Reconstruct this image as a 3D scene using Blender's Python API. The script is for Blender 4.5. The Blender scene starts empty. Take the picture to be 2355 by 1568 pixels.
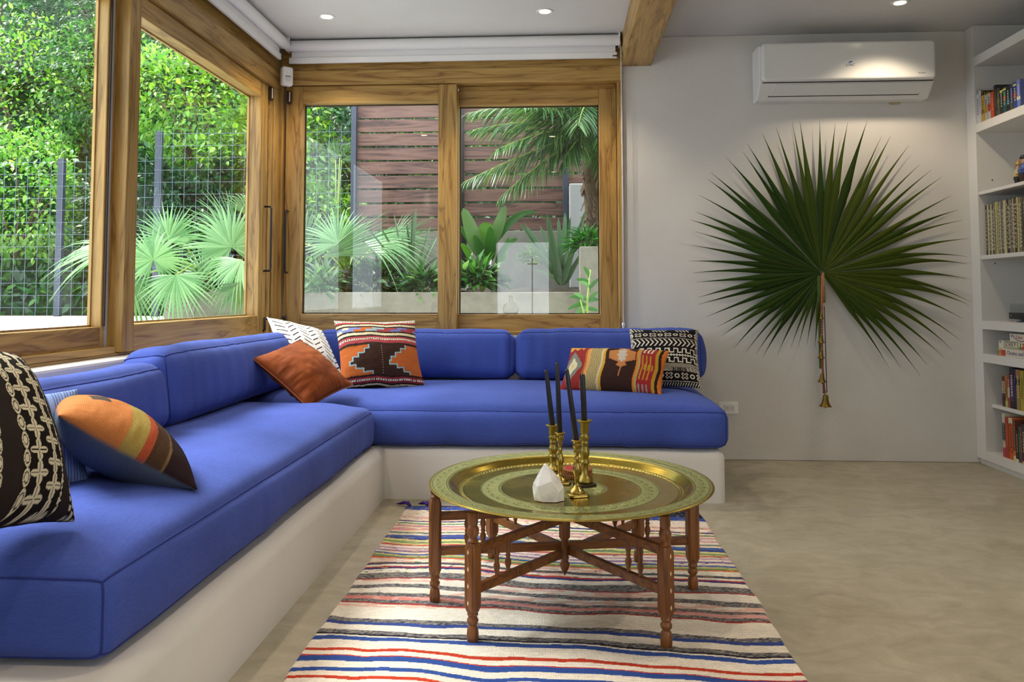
import bpy, math, random
import numpy as np
from mathutils import Vector, Matrix
R = math.radians; PI = math.pi
C = bpy.context.scene.collection
S = bpy.context.scene
rng = np.random.default_rng(7); random.seed(7)

# ------------------------------------------------------------------ camera
FPX, PPY, CAMZ = 1856.0, 576.0, 1.05
_y, _p, _r = 0.0584, 0.05516, -0.00067
_f = Vector((-math.sin(_y)*math.cos(_p), math.cos(_y)*math.cos(_p), math.sin(_p)))
_rt = Vector((math.cos(_y), math.sin(_y), 0)); _u = _rt.cross(_f)
_rt, _u = math.cos(_r)*_rt+math.sin(_r)*_u, -math.sin(_r)*_rt+math.cos(_r)*_u
cd = bpy.data.cameras.new('camera'); cam = bpy.data.objects.new('camera', cd); C.objects.link(cam)
cam.matrix_world = Matrix(((_rt.x, _u.x, -_f.x, 0), (_rt.y, _u.y, -_f.y, 0), (_rt.z, _u.z, -_f.z, CAMZ), (0, 0, 0, 1)))
cd.sensor_width = 36; cd.lens = FPX/2355*36; cd.shift_y = (PPY-784)/2355
cd.clip_start = 0.05; cd.clip_end = 200
S.camera = cam
def ray(x, y): return _rt*((x-1177.5)/FPX) + _u*(-(y-PPY)/FPX) + _f
def at_z(x, y, z): d = ray(x, y); return Vector((0, 0, CAMZ)) + d*((z-CAMZ)/d.z)
def at_y(x, y, Y): d = ray(x, y); return Vector((0, 0, CAMZ)) + d*(Y/d.y)
def at_x(x, y, X): d = ray(x, y); return Vector((0, 0, CAMZ)) + d*(X/d.x)

# ------------------------------------------------------------------ world, sun, lights, exposure
S.view_settings.view_transform = 'Standard'; S.view_settings.look = 'None'
S.view_settings.exposure = 0.0; S.view_settings.gamma = 1.0; S.view_settings.use_curve_mapping = False
w = bpy.data.worlds.new('sky'); S.world = w; w.use_nodes = True
bg = w.node_tree.nodes['Background']; bg.inputs[0].default_value = (0.86, 0.94, 1.0, 1); bg.inputs[1].default_value = 4.5
sl = bpy.data.lights.new('sun', 'SUN'); sl.energy = 7.5; sl.angle = R(24); sl.color = (1.0, 0.97, 0.9)
so = bpy.data.objects.new('sun', sl); C.objects.link(so); so.rotation_euler = Vector((.62, -.09, -.85)).to_track_quat('-Z', 'Y').to_euler()
def area(name, loc, target, sx, sy, power, col):
    l = bpy.data.lights.new(name, 'AREA'); l.shape = 'RECTANGLE'; l.size = sx; l.size_y = sy; l.energy = power; l.color = col
    o = bpy.data.objects.new(name, l); C.objects.link(o); o.location = loc
    o.rotation_euler = (Vector(target)-Vector(loc)).to_track_quat('-Z', 'Y').to_euler()
    return o
# unseen fill light added at an invented opening, right hand wall behind the camera
area('side_fill_light', (3.35, -0.65, 1.5), (-1.5, 2.6, 1.0), 1.4, 1.1, 12, (1.0, 0.97, 0.93))
LAMPS = [(-1.413, 4.772), (-0.08, 4.761), (1.989, 4.741), (-1.43, 2.2), (-0.07, 2.2), (1.99, 2.2), (-1.43, -0.3), (-0.07, -0.3), (1.99, -0.3)]
LAMP_W = {2: 31, 5: 52, 8: 45}
LAMP_DEF = 38

# ------------------------------------------------------------------ helpers
def lin(h):
    if isinstance(h, str):
        h = h.lstrip('#'); c = [int(h[i:i+2], 16)/255 for i in (0, 2, 4)]
    else: c = [v/255 for v in h]
    return tuple(v/12.92 if v <= .04045 else ((v+.055)/1.055)**2.4 for v in c)
OFF = {}                                        # world offset of each thing's base
def thing(name, label, cat, loc=(0, 0, 0), group=None, rot=None):
    o = bpy.data.objects.new(name, None); C.objects.link(o); o.location = loc; o.empty_display_size = .05
    if rot is not None: o.rotation_euler = rot
    o['label'] = label; o['category'] = cat
    if group: o['group'] = group
    OFF[o.name] = Vector(loc)
    return o
def tag(o, label=None, cat=None, group=None, kind=None):
    for k, v in (('label', label), ('category', cat), ('group', group), ('kind', kind)):
        if v: o[k] = v
    return o
class MB:
    def __init__(s): s.v = []; s.f = []; s.c = []; s.col = None; s.use = False
    def add(s, vs, fs):
        n = len(s.v); s.v += [tuple(p) for p in vs]; s.f += [tuple(i+n for i in f) for f in fs]
        s.c += [s.col or (1, 1, 1)]*len(vs)
        if s.col: s.use = True
        return s
    def paint(s, c): s.col = c; return s
    def box(s, x0, x1, y0, y1, z0, z1):
        x0, x1 = min(x0, x1), max(x0, x1); y0, y1 = min(y0, y1), max(y0, y1); z0, z1 = min(z0, z1), max(z0, z1)
        return s.add([(x0, y0, z0), (x1, y0, z0), (x1, y1, z0), (x0, y1, z0), (x0, y0, z1), (x1, y0, z1), (x1, y1, z1), (x0, y1, z1)],
                     [(0, 3, 2, 1), (4, 5, 6, 7), (0, 1, 5, 4), (1, 2, 6, 5), (2, 3, 7, 6), (3, 0, 4, 7)])
    def bar(s, a, b, wd, th, up=(0, 0, 1)):
        a = Vector(a); b = Vector(b); d = (b-a).normalized(); u = Vector(up); sd = d.cross(u).normalized(); u = sd.cross(d)
        vs = [p+sd*sx*wd/2+u*sz*th/2 for p in (a, b) for sx, sz in ((-1, -1), (1, -1), (1, 1), (-1, 1))]
        return s.add(vs, [(0, 1, 2, 3), (7, 6, 5, 4), (0, 4, 5, 1), (1, 5, 6, 2), (2, 6, 7, 3), (3, 7, 4, 0)])
    def tube(s, pts, r, n=10, cap=True):
        pts = [Vector(p) for p in pts]; m = len(pts); rs = r if isinstance(r, (list, tuple)) else [r]*m
        ref = Vector((0.12, 0.3, 1)).normalized(); vs = []; prev = None
        for i, p in enumerate(pts):
            d = (pts[min(i+1, m-1)]-pts[max(i-1, 0)]).normalized()
            a = prev - d*prev.dot(d) if prev is not None else (d.cross(ref) if abs(d.dot(ref)) < .95 else d.cross(Vector((1, 0, 0))))
            a.normalize(); prev = a.copy(); b = d.cross(a)
            vs += [p+(a*math.cos(2*PI*k/n)+b*math.sin(2*PI*k/n))*rs[i] for k in range(n)]
        fs = [(i*n+k, i*n+(k+1) % n, (i+1)*n+(k+1) % n, (i+1)*n+k) for i in range(m-1) for k in range(n)]
        if cap: fs += [tuple(range(n))[::-1], tuple((m-1)*n+k for k in range(n))]
        return s.add(vs, fs)
    def lathe(s, prof, n=24, c=(0, 0, 0), ax=None, ngon_phase=0):
        M = Matrix.Identity(3) if ax is None else Vector((0, 0, 1)).rotation_difference(Vector(ax)).to_matrix()
        c = Vector(c); vs = []
        for r, z in prof: vs += [c+M@Vector((r*math.cos(2*PI*k/n+ngon_phase), r*math.sin(2*PI*k/n+ngon_phase), z)) for k in range(n)]
        m = len(prof)
        fs = [(i*n+k, i*n+(k+1) % n, (i+1)*n+(k+1) % n, (i+1)*n+k) for i in range(m-1) for k in range(n)]
        fs += [tuple(range(n))[::-1], tuple((m-1)*n+k for k in range(n))]
        return s.add(vs, fs)
    def prism(s, poly, a, b):                   # poly: list of 3D points, extruded by vector b-a
        d = Vector(b)-Vector(a); n = len(poly); p = [Vector(q) for q in poly]
        return s.add(p+[q+d for q in p], [tuple(range(n))[::-1], tuple(range(n, 2*n))]+[(i, (i+1) % n, n+(i+1) % n, n+i) for i in range(n)])
    def sphere(s, c, r, n=10, m=6, sc=(1, 1, 1)):
        c = Vector(c); vs = [c+Vector((0, 0, -r*sc[2]))]
        for i in range(1, m):
            t = PI*i/m
            vs += [c+Vector((r*sc[0]*math.sin(t)*math.cos(2*PI*k/n), r*sc[1]*math.sin(t)*math.sin(2*PI*k/n), -r*sc[2]*math.cos(t))) for k in range(n)]
        vs.append(c+Vector((0, 0, r*sc[2]))); L = len(vs)-1
        fs = [(0, 1+(k+1) % n, 1+k) for k in range(n)]
        fs += [(1+i*n+k, 1+i*n+(k+1) % n, 1+(i+1)*n+(k+1) % n, 1+(i+1)*n+k) for i in range(m-2) for k in range(n)]
        fs += [(L, L-n+k, L-n+(k+1) % n) for k in range(n)]
        return s.add(vs, fs)
    def build(s, name, m, parent=None, smooth=False, bevel=0, local=False, auto=None):
        off = Vector((0, 0, 0))
        if parent is not None and not local:
            p = parent
            while p is not None: off = off+OFF.get(p.name, Vector((0, 0, 0))); p = p.parent
        me = bpy.data.meshes.new(name); me.from_pydata([tuple(Vector(v)-off) for v in s.v] if off.length else s.v, [], s.f); me.update()
        if s.use:
            at = me.attributes.new('Col', 'FLOAT_COLOR', 'POINT'); at.data.foreach_set('color', np.column_stack([np.array(s.c, dtype=np.float32), np.ones(len(s.c), dtype=np.float32)]).ravel())
        return link(name, me, m, parent, smooth, bevel, auto)
def link(name, me, m, parent=None, smooth=False, bevel=0, auto=None):
    o = bpy.data.objects.new(name, me); C.objects.link(o)
    if m: me.materials.append(m)
    if smooth: me.polygons.foreach_set('use_smooth', [True]*len(me.polygons))
    if auto: me.set_sharp_from_angle(angle=R(auto))
    if bevel:
        b = o.modifiers.new('bevel', 'BEVEL'); b.width = bevel; b.segments = 2; b.limit_method = 'ANGLE'; b.angle_limit = R(40)
    if parent is not None: o.parent = parent
    return o
def fast(name, V, F, m, parent=None, smooth=True, col=None, matrix=None):
    """numpy mesh: V (n,3), F (k,3|4)"""
    V = np.asarray(V, dtype=np.float32); F = np.asarray(F, dtype=np.int32); k = F.shape[1]
    me = bpy.data.meshes.new(name); me.vertices.add(len(V)); me.vertices.foreach_set('co', V.ravel())
    me.loops.add(F.size); me.loops.foreach_set('vertex_index', F.ravel())
    me.polygons.add(len(F)); me.polygons.foreach_set('loop_start', np.arange(0, F.size, k, dtype=np.int32))
    me.polygons.foreach_set('loop_total', np.full(len(F), k, dtype=np.int32))
    me.update(calc_edges=True)
    if col is not None:
        at = me.attributes.new('Col', 'FLOAT_COLOR', 'POINT'); c = np.ones((len(V), 4), dtype=np.float32); c[:, :3] = col
        at.data.foreach_set('color', c.ravel())
    o = link(name, me, m, parent, smooth)
    if matrix is not None: o.matrix_local = matrix
    return o
def gridF(nu, nv, wrapu=False):
    a = np.arange(nu*nv).reshape(nu, nv)
    b = np.roll(a, -1, 0) if wrapu else a[1:]
    a2 = a if wrapu else a[:-1]
    return np.stack([a2[:, :-1], b[:, :-1], b[:, 1:], a2[:, 1:]], -1).reshape(-1, 4)
_perm = np.random.default_rng(3).permutation(4096)
_val = np.random.default_rng(5).random(4096)*2-1
def vnoise(x, y, z=0.0):
    x = np.asarray(x, float); y = np.asarray(y, float)+np.zeros_like(x); z = np.asarray(z, float)+np.zeros_like(x)
    xi, yi, zi = np.floor(x).astype(int), np.floor(y).astype(int), np.floor(z).astype(int)
    fx, fy, fz = x-xi, y-yi, z-zi
    sx, sy, sz = fx*fx*(3-2*fx), fy*fy*(3-2*fy), fz*fz*(3-2*fz)
    def h(i, j, k): return _val[_perm[(_perm[(_perm[i & 4095]+j) & 4095]+k) & 4095]]
    def lx(j, k): return h(xi, j, k)*(1-sx)+h(xi+1, j, k)*sx
    a = lx(yi, zi)*(1-sy)+lx(yi+1, zi)*sy; b = lx(yi, zi+1)*(1-sy)+lx(yi+1, zi+1)*sy
    return a*(1-sz)+b*sz
def fbm(x, y, z=0.0, o=3):
    t = 0; a = 1; f = 1
    for _ in range(o): t = t+a*vnoise(np.asarray(x)*f+7.1*_, np.asarray(y)*f, np.asarray(z)*f); a *= .5; f *= 2.03
    return t
def children(o): return [c for c in bpy.data.objects if c.parent == o]
def dup(root, kids, loc, rotz=0, label=None, group=None):
    """copy of a thing and of each of its parts; kids = [(part, [sub-parts])]"""
    r = root.copy(); C.objects.link(r); r.location = loc; r.rotation_euler = (0, 0, rotz)
    if label: r['label'] = label
    if group: r['group'] = group
    for ch, subs in kids:
        c = ch.copy(); C.objects.link(c); c.parent = r
        for g in subs: d = g.copy(); C.objects.link(d); d.parent = c
    return r
def text(name, body, size, m, parent, M, extrude=.0004, align='CENTER', shear=0, sx=1.0):
    cu = bpy.data.curves.new(name, 'FONT'); cu.body = body; cu.size = size; cu.extrude = extrude; cu.align_x = align; cu.align_y = 'CENTER'; cu.shear = shear
    cu.resolution_u = 3
    t = bpy.data.objects.new(name, cu); C.objects.link(t)
    dg = bpy.context.evaluated_depsgraph_get(); me = bpy.data.meshes.new_from_object(t.evaluated_get(dg))
    bpy.data.objects.remove(t)
    me.transform(M @ Matrix.Diagonal((sx, 1, 1, 1))); me.materials.clear()
    return link(name, me, m, parent)

# ------------------------------------------------------------------ materials
def mat(name, base=(.8, .8, .8), rough=.6, metal=0.0, spec=.5, **k):
    m = bpy.data.materials.new(name); m.use_nodes = True; nt = m.node_tree; b = nt.nodes['Principled BSDF']
    b.inputs['Base Color'].default_value = (*base, 1); b.inputs['Roughness'].default_value = rough; b.inputs['Metallic'].default_value = metal
    b.inputs['Specular IOR Level'].default_value = spec
    for kk, v in k.items(): b.inputs[kk.replace('_', ' ')].default_value = v
    return m
def N(m, t, **k):
    n = m.node_tree.nodes.new(t)
    for a, v in k.items(): setattr(n, a, v)
    return n
def L(m, a, b): m.node_tree.links.new(a, b)
def P(m): return m.node_tree.nodes['Principled BSDF']
def coord(m, scale=(1, 1, 1), kind='Object', rnd=False):
    t = N(m, 'ShaderNodeTexCoord'); mp = N(m, 'ShaderNodeMapping'); mp.inputs['Scale'].default_value = scale
    if rnd:
        oi = N(m, 'ShaderNodeObjectInfo'); mu = N(m, 'ShaderNodeVectorMath', operation='SCALE'); mu.inputs[0].default_value = (17.3, 9.1, 23.7)
        L(m, oi.outputs['Random'], mu.inputs['Scale']); ad = N(m, 'ShaderNodeVectorMath', operation='ADD')
        L(m, t.outputs[kind], ad.inputs[0]); L(m, mu.outputs[0], ad.inputs[1]); L(m, ad.outputs[0], mp.inputs['Vector'])
    else: L(m, t.outputs[kind], mp.inputs['Vector'])
    return mp.outputs[0]
def noise(m, vec, scale, detail=4, rough=.5, dist=0.0):
    n = N(m, 'ShaderNodeTexNoise'); n.inputs['Scale'].default_value = scale; n.inputs['Detail'].default_value = detail
    n.inputs['Roughness'].default_value = rough; n.inputs['Distortion'].default_value = dist
    if vec is not None: L(m, vec, n.inputs['Vector'])
    return n.outputs['Fac']
def ramp(m, fac, stops, interp='LINEAR'):
    r = N(m, 'ShaderNodeValToRGB'); cr = r.color_ramp; cr.interpolation = interp
    while len(cr.elements) < len(stops): cr.elements.new(.5)
    for e, (p, c) in zip(cr.elements, stops): e.position = p; e.color = (*c, 1) if len(c) == 3 else c
    L(m, fac, r.inputs['Fac']); return r.outputs['Color']
def bump(m, fac, strength=.2, dist=.002):
    b = N(m, 'ShaderNodeBump'); b.inputs['Strength'].default_value = strength; b.inputs['Distance'].default_value = dist
    L(m, fac, b.inputs['Height']); L(m, b.outputs['Normal'], P(m).inputs['Normal'])
def mixc(m, fac, a, b, mode='MIX'):
    n = N(m, 'ShaderNodeMix', data_type='RGBA', blend_type=mode)
    for s, v in ((n.inputs[0], fac), (n.inputs[6], a), (n.inputs[7], b)):
        if hasattr(v, 'is_linked'): L(m, v, s)
        elif isinstance(v, (int, float)): s.default_value = v
        else: s.default_value = (*v, 1)
    return n.outputs[2]
def wood(name, axis, light, mid, dark, rough=.42, sc=1.0):
    m = mat(name, mid, rough); s = [14.0*sc, 14.0*sc, 14.0*sc]; s[axis] = 1.1*sc
    v = coord(m, tuple(s), rnd=True)
    a = noise(m, v, 1.0, 3, .5, 1.2); wv = N(m, 'ShaderNodeMath', operation='MULTIPLY'); wv.inputs[1].default_value = 7.0; L(m, a, wv.inputs[0])
    fr = N(m, 'ShaderNodeMath', operation='PINGPONG'); fr.inputs[1].default_value = 1.0; L(m, wv.outputs[0], fr.inputs[0])
    c = ramp(m, fr.outputs[0], [(0, dark), (.22, mid), (1, light)])
    fs = [160.0*sc]*3; fs[axis] = 5.0; f = noise(m, coord(m, tuple(fs), rnd=True), 1.0, 2)
    c2 = mixc(m, .30, c, ramp(m, f, [(.3, (.35, .35, .35)), (.7, (1, 1, 1))]), 'MULTIPLY')
    b = noise(m, coord(m, (2, 2, 2), rnd=True), 1.0, 2)
    c3 = mixc(m, .35, c2, ramp(m, b, [(.3, (.62, .60, .55)), (.7, (1.15, 1.1, 1.0))]), 'MULTIPLY')
    L(m, c3, P(m).inputs['Base Color']); bump(m, fr.outputs[0], .08, .001)
    return m
TK = [lin('b99553'), lin('a58041'), lin('835f2b')]
TEAK = [wood('teak_'+a, i, *TK) for i, a in enumerate('xyz')]
STAND = [wood('walnut_'+a, i, lin('96602f'), lin('7f4d24'), lin('623a18'), .35, 1.6) for i, a in enumerate('xyz')]
def plaster(name, c, sc=60, st=.25):
    m = mat(name, c, .75, spec=.3); v = coord(m)
    n = noise(m, v, sc, 5, .6); b2 = noise(m, v, 3, 3)
    L(m, mixc(m, 1.0, c, ramp(m, b2, [(.3, (.95, .945, .93)), (.7, (1, 1, 1))]), 'MULTIPLY'), P(m).inputs['Base Color']); bump(m, n, st, .004)
    return m
PLASTER = plaster('white_plaster', (.68, .665, .64)); BENCHP = plaster('bench_plaster', (.68, .66, .63), 25, .3)
CEIL = plaster('ceiling_paint', (.64, .635, .63), 40, .05)
WHITE = mat('white_lacquer', (.66, .65, .63), .35); PLASTIC = mat('white_plastic', (.82, .82, .82), .25); GREYP = mat('grey_plastic', (.35, .35, .36), .4)
ACW = mat('glossy_white_plastic', (.72, .72, .71), .2)
BLINDF = mat('blind_fabric', (.78, .78, .79), .7); BLACK = mat('black_iron', (.012, .012, .016), .45); DARKB = mat('dark_brown_plastic', (.035, .018, .010), .4)
SLOT = mat('slot_dark', (.01, .01, .012), .8)
# floor
FLOOR = mat('polished_concrete', (.4, .38, .32), .38, spec=.4); v = coord(FLOOR)
n1 = noise(FLOOR, v, 1.6, 6, .62, .6); n2 = noise(FLOOR, v, 14, 5, .65); n3 = noise(FLOOR, coord(FLOOR, (1.6, 2.3, 1)), 3, 5, .6, 1.5)
c = mixc(FLOOR, .5, ramp(FLOOR, n1, [(.25, lin('8b8470')), (.55, lin('aba491')), (.8, lin('c2bcab'))]), ramp(FLOOR, n3, [(.3, lin('908873')), (.7, lin('bfb8a6'))]))
c = mixc(FLOOR, .35, c, ramp(FLOOR, n2, [(.3, (.7, .7, .68)), (.7, (1.08, 1.08, 1.06))]), 'MULTIPLY')
L(FLOOR, c, P(FLOOR).inputs['Base Color']); L(FLOOR, ramp(FLOOR, n1, [(.2, (.5, .5, .5)), (.8, (.32, .32, .32))]), P(FLOOR).inputs['Roughness']); bump(FLOOR, n2, .06, .002)
def concrete(name, a, b):
    m = mat(name, a, .85); v = coord(m); n = noise(m, v, 5, 6, .7); L(m, ramp(m, n, [(.3, a), (.7, b)]), P(m).inputs['Base Color']); bump(m, noise(m, v, 60, 4), .4, .006); return m
CONC = concrete('grey_concrete', lin('6c685c'), lin('8f8b7f')); PALEC = concrete('pale_concrete', lin('c9c6c0'), lin('e8e6e2'))
SOIL = concrete('dark_soil', lin('2b241c'), lin('5a4c3c')); HILL = concrete('hill_soil', lin('12240f'), lin('2c4720'))
# fabric
def weave(m, st=.25, sc=420.0):
    t = N(m, 'ShaderNodeTexCoord'); outs = []
    for d in ('X', 'Y', 'Z'):
        wv = N(m, 'ShaderNodeTexWave'); wv.bands_direction = d; wv.inputs['Scale'].default_value = sc/6.28; wv.inputs['Distortion'].default_value = .6; wv.inputs['Detail'].default_value = 1
        L(m, t.outputs['Object'], wv.inputs['Vector']); outs.append(wv.outputs['Fac'])
    a = N(m, 'ShaderNodeMath', operation='ADD'); L(m, outs[0], a.inputs[0]); L(m, outs[1], a.inputs[1])
    b = N(m, 'ShaderNodeMath', operation='ADD'); L(m, a.outputs[0], b.inputs[0]); L(m, outs[2], b.inputs[1])
    bump(m, b.outputs[0], st, .0015); return b.outputs[0]
BLUE = mat('blue_linen', lin('4a5cb8'), .85, spec=.2); BLUE.node_tree.nodes['Principled BSDF'].inputs['Sheen Weight'].default_value = .04
v = coord(BLUE); n1 = noise(BLUE, v, 2.2, 4); n2 = noise(BLUE, coord(BLUE, (30, 300, 300)), 1, 2); n3 = noise(BLUE, coord(BLUE, (300, 30, 300)), 1, 2)
c = ramp(BLUE, n1, [(.25, lin('35478f')), (.75, lin('465bb2'))])
c = mixc(BLUE, .30, c, ramp(BLUE, n2, [(.3, (.6, .6, .65)), (.7, (1.2, 1.2, 1.15))]), 'MULTIPLY'); c = mixc(BLUE, .30, c, ramp(BLUE, n3, [(.3, (.6, .6, .65)), (.7, (1.2, 1.2, 1.15))]), 'MULTIPLY')
L(BLUE, c, P(BLUE).inputs['Base Color']); weave(BLUE, .12, 1100)
BLUEP = mat('blue_piping', lin('2c397f'), .85, spec=.2)
def colfab(name, st=.35, sc=500, rough=.9, grain=.3, gs=700):
    m = mat(name, (.5, .5, .5), rough, spec=.15); at = N(m, 'ShaderNodeAttribute', attribute_name='Col')
    n = noise(m, coord(m), gs, 2); L(m, mixc(m, grain, at.outputs['Color'], ramp(m, n, [(.3, (.55, .55, .55)), (.7, (1.25, 1.25, 1.25))]), 'MULTIPLY'), P(m).inputs['Base Color'])
    weave(m, st, sc); return m
KILIM = colfab('kilim_wool'); COTTON = colfab('printed_cotton', .2, 900, .9, .15); RUGM = colfab('rag_rug', .5, 420, .95, .35, 260)
VELVET = mat('rust_velvet', lin('a04d1c'), .75, spec=.2); P(VELVET).inputs['Sheen Weight'].default_value = .12; P(VELVET).inputs['Sheen Tint'].default_value = (.8, .35, .1, 1)
v = coord(VELVET); L(VELVET, ramp(VELVET, noise(VELVET, v, 9, 3), [(.3, lin('6c2e08')), (.7, lin('884010'))]), P(VELVET).inputs['Base Color'])
# metals etc
BRASS = mat('brass', lin('b39a58'), .24, 1.0); v = coord(BRASS); L(BRASS, ramp(BRASS, noise(BRASS, v, 30, 4), [(.3, lin('957c3c')), (.7, lin('bba45e'))]), P(BRASS).inputs['Base Color'])
BRASSD = mat('aged_brass', lin('9c8a48'), .36, 1.0); BRASSK = mat('darkened_brass', lin('3c3024'), .45, .8)
TRAYM = mat('tray_brass', (.5, .45, .2), .2, 1.0); at = N(TRAYM, 'ShaderNodeAttribute', attribute_name='Col'); v = coord(TRAYM)
L(TRAYM, mixc(TRAYM, .18, at.outputs['Color'], ramp(TRAYM, noise(TRAYM, v, 9, 5, .6), [(.3, (.72, .74, .6)), (.7, (1.1, 1.08, 1.0))]), 'MULTIPLY'), P(TRAYM).inputs['Base Color'])
te = N(TRAYM, 'ShaderNodeAttribute', attribute_name='Eng')
L(TRAYM, mixc(TRAYM, te.outputs['Fac'], ramp(TRAYM, noise(TRAYM, v, 6, 4), [(.3, (.16, .16, .16)), (.7, (.34, .34, .34))]), (.42, .42, .42)), P(TRAYM).inputs['Roughness'])
tm = N(TRAYM, 'ShaderNodeMath', operation='MULTIPLY_ADD'); L(TRAYM, te.outputs['Fac'], tm.inputs[0]); tm.inputs[1].default_value = -.25; tm.inputs[2].default_value = 1.0; L(TRAYM, tm.outputs[0], P(TRAYM).inputs['Metallic'])
WAX = mat('black_wax', (.010, .010, .018), .3); WICK = mat('wick', (.02, .02, .02), .9)
QUARTZ = mat('quartz', (.93, .92, .93), .12, spec=.5, Transmission_Weight=.55, IOR=1.45)
P(QUARTZ).inputs['Subsurface Weight'].default_value = .0
v = coord(QUARTZ); qn = noise(QUARTZ, v, 18, 2, .4); L(QUARTZ, ramp(QUARTZ, qn, [(.35, (.0, .0, .0)), (.65, (.45, .45, .45))]), P(QUARTZ).inputs['Transmission Weight']); L(QUARTZ, ramp(QUARTZ, qn, [(.35, (.45, .45, .45)), (.7, (.05, .05, .05))]), P(QUARTZ).inputs['Roughness'])
CORK = mat('woven_cane', lin('96602f'), .7); REDF = mat('coaster_red', lin('b2272a'), .7); CREAMF = mat('coaster_cream', lin('d9c8a4'), .8)
INLAY = mat('bone_inlay', lin('d8c79a'), .4)
STEEL = mat('fence_steel', lin('3d4250'), .5, .3); WIRE = mat('galvanised_wire', lin('70798a'), .5, .3)
BOARD = [wood('ipe_x', 0, lin('7a584c'), lin('604036'), lin('3e2a24'), .6, .8)]
PURPLE = mat('purple_yarn', lin('3a1d7a'), .9)
# glass: clear sheet, faint reflection
GLASS = bpy.data.materials.new('window_glass'); GLASS.use_nodes = True; nt = GLASS.node_tree; nt.nodes.remove(nt.nodes['Principled BSDF'])
tr = nt.nodes.new('ShaderNodeBsdfTransparent'); tr.inputs[0].default_value = (.93, .95, .95, 1); gl = nt.nodes.new('ShaderNodeBsdfGlossy'); gl.inputs['Roughness'].default_value = .0
fr = nt.nodes.new('ShaderNodeFresnel'); fr.inputs['IOR'].default_value = 1.75; mx = nt.nodes.new('ShaderNodeMixShader')
gg = nt.nodes.new('ShaderNodeNewGeometry'); inv = nt.nodes.new('ShaderNodeMath'); inv.operation = 'SUBTRACT'; inv.inputs[0].default_value = 1.0; nt.links.new(gg.outputs['Backfacing'], inv.inputs[1]); mu = nt.nodes.new('ShaderNodeMath'); mu.operation = 'MULTIPLY'; nt.links.new(fr.outputs[0], mu.inputs[0]); nt.links.new(inv.outputs[0], mu.inputs[1]); nt.links.new(mu.outputs[0], mx.inputs[0]); nt.links.new(tr.outputs[0], mx.inputs[1]); nt.links.new(gl.outputs[0], mx.inputs[2]); nt.links.new(mx.outputs[0], nt.nodes['Material Output'].inputs[0])
ACRYL = GLASS
# leaves
def leafmat(name, transl=.35, rough=.45, attr=True, base=(.1, .25, .05)):
    m = bpy.data.materials.new(name); m.use_nodes = True; nt = m.node_tree; b = nt.nodes['Principled BSDF']
    b.inputs['Roughness'].default_value = rough; b.inputs['Specular IOR Level'].default_value = .4; b.inputs['Base Color'].default_value = (*base, 1)
    t = nt.nodes.new('ShaderNodeBsdfTranslucent'); t.inputs[0].default_value = (*[min(1, c*1.3) for c in base], 1)
    if attr:
        a = nt.nodes.new('ShaderNodeAttribute'); a.attribute_name = 'Col'; nt.links.new(a.outputs['Color'], b.inputs['Base Color'])
        br = nt.nodes.new('ShaderNodeMix'); br.data_type = 'RGBA'; br.blend_type = 'MULTIPLY'; br.inputs[0].default_value = 1; br.inputs[7].default_value = (1.4, 1.5, .7, 1)
        nt.links.new(a.outputs['Color'], br.inputs[6]); nt.links.new(br.outputs[2], t.inputs[0])
    mx = nt.nodes.new('ShaderNodeMixShader'); mx.inputs[0].default_value = transl
    nt.links.new(b.outputs[0], mx.inputs[1]); nt.links.new(t.outputs[0], mx.inputs[2]); nt.links.new(mx.outputs[0], nt.nodes['Material Output'].inputs[0]); return m
LEAF = leafmat('foliage', .35, .32); LEAF.node_tree.nodes['Principled BSDF'].inputs['Specular IOR Level'].default_value = .65; BLADE = leafmat('palm_blade', .25, .27); BLADE.node_tree.nodes['Principled BSDF'].inputs['Specular IOR Level'].default_value = .6; DRYLEAF = leafmat('dry_palm_leaf', .12, .6); DRYLEAF.node_tree.nodes['Principled BSDF'].inputs['Specular IOR Level'].default_value = .15; BARK = concrete('bark', lin('3a2c20'), lin('6e5a44'))

# ------------------------------------------------------------------ room shell
YW = 5.28; XW = -1.80; ZC = 2.75
def struct(name, mb, m, **k): o = mb.build(name, m, **k); o['kind'] = 'structure'; return o
struct('floor', MB().box(-2.05, 3.6, -2.6, 5.45, -.1, 0), FLOOR)
struct('ceiling', MB().box(-2.05, 3.6, -2.6, 5.5, ZC, ZC+.12), CEIL)
b = MB().box(.418, 3.6, YW, YW+.2, 0, ZC).box(-2.0, .418, YW-.015, YW+.2, 0, .79)
struct('wall_back', b, PLASTER, bevel=.006)
struct('wall_left', MB().box(-2.0, XW, 1.45, 5.262, 0, .79), PLASTER, bevel=.012)
struct('wall_left', MB().box(-2.0, XW, -2.6, 1.4495, 0, ZC), PLASTER)
b = MB().box(3.05, 3.2, .1, 5.28, 0, ZC).box(3.05, 3.2, -2.6, -1.4, 0, ZC).box(3.05, 3.2, -1.4, .1, 0, .9).box(3.05, 3.2, -1.4, .1, 2.1, ZC)  # opening made up and sized for the added side fill light
struct('wall_right', b, PLASTER)
WX0, WX1, WZ0, WZ1 = -1.02, -.17, .74, 1.92
b = MB().box(-2.0, WX0, -2.6, -2.45, 0, ZC).box(WX1, 3.2, -2.6, -2.45, 0, ZC).box(WX0, WX1, -2.6, -2.45, 0, WZ0).box(WX0, WX1, -2.6, -2.45, WZ1, ZC)
struct('wall_rear', b, PLASTER)
# timber beam across the ceiling
struct('trim_1', MB().box(.415, .607, -1.5, YW-.002, 2.553, ZC-.001), TEAK[1], bevel=.006)

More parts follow.
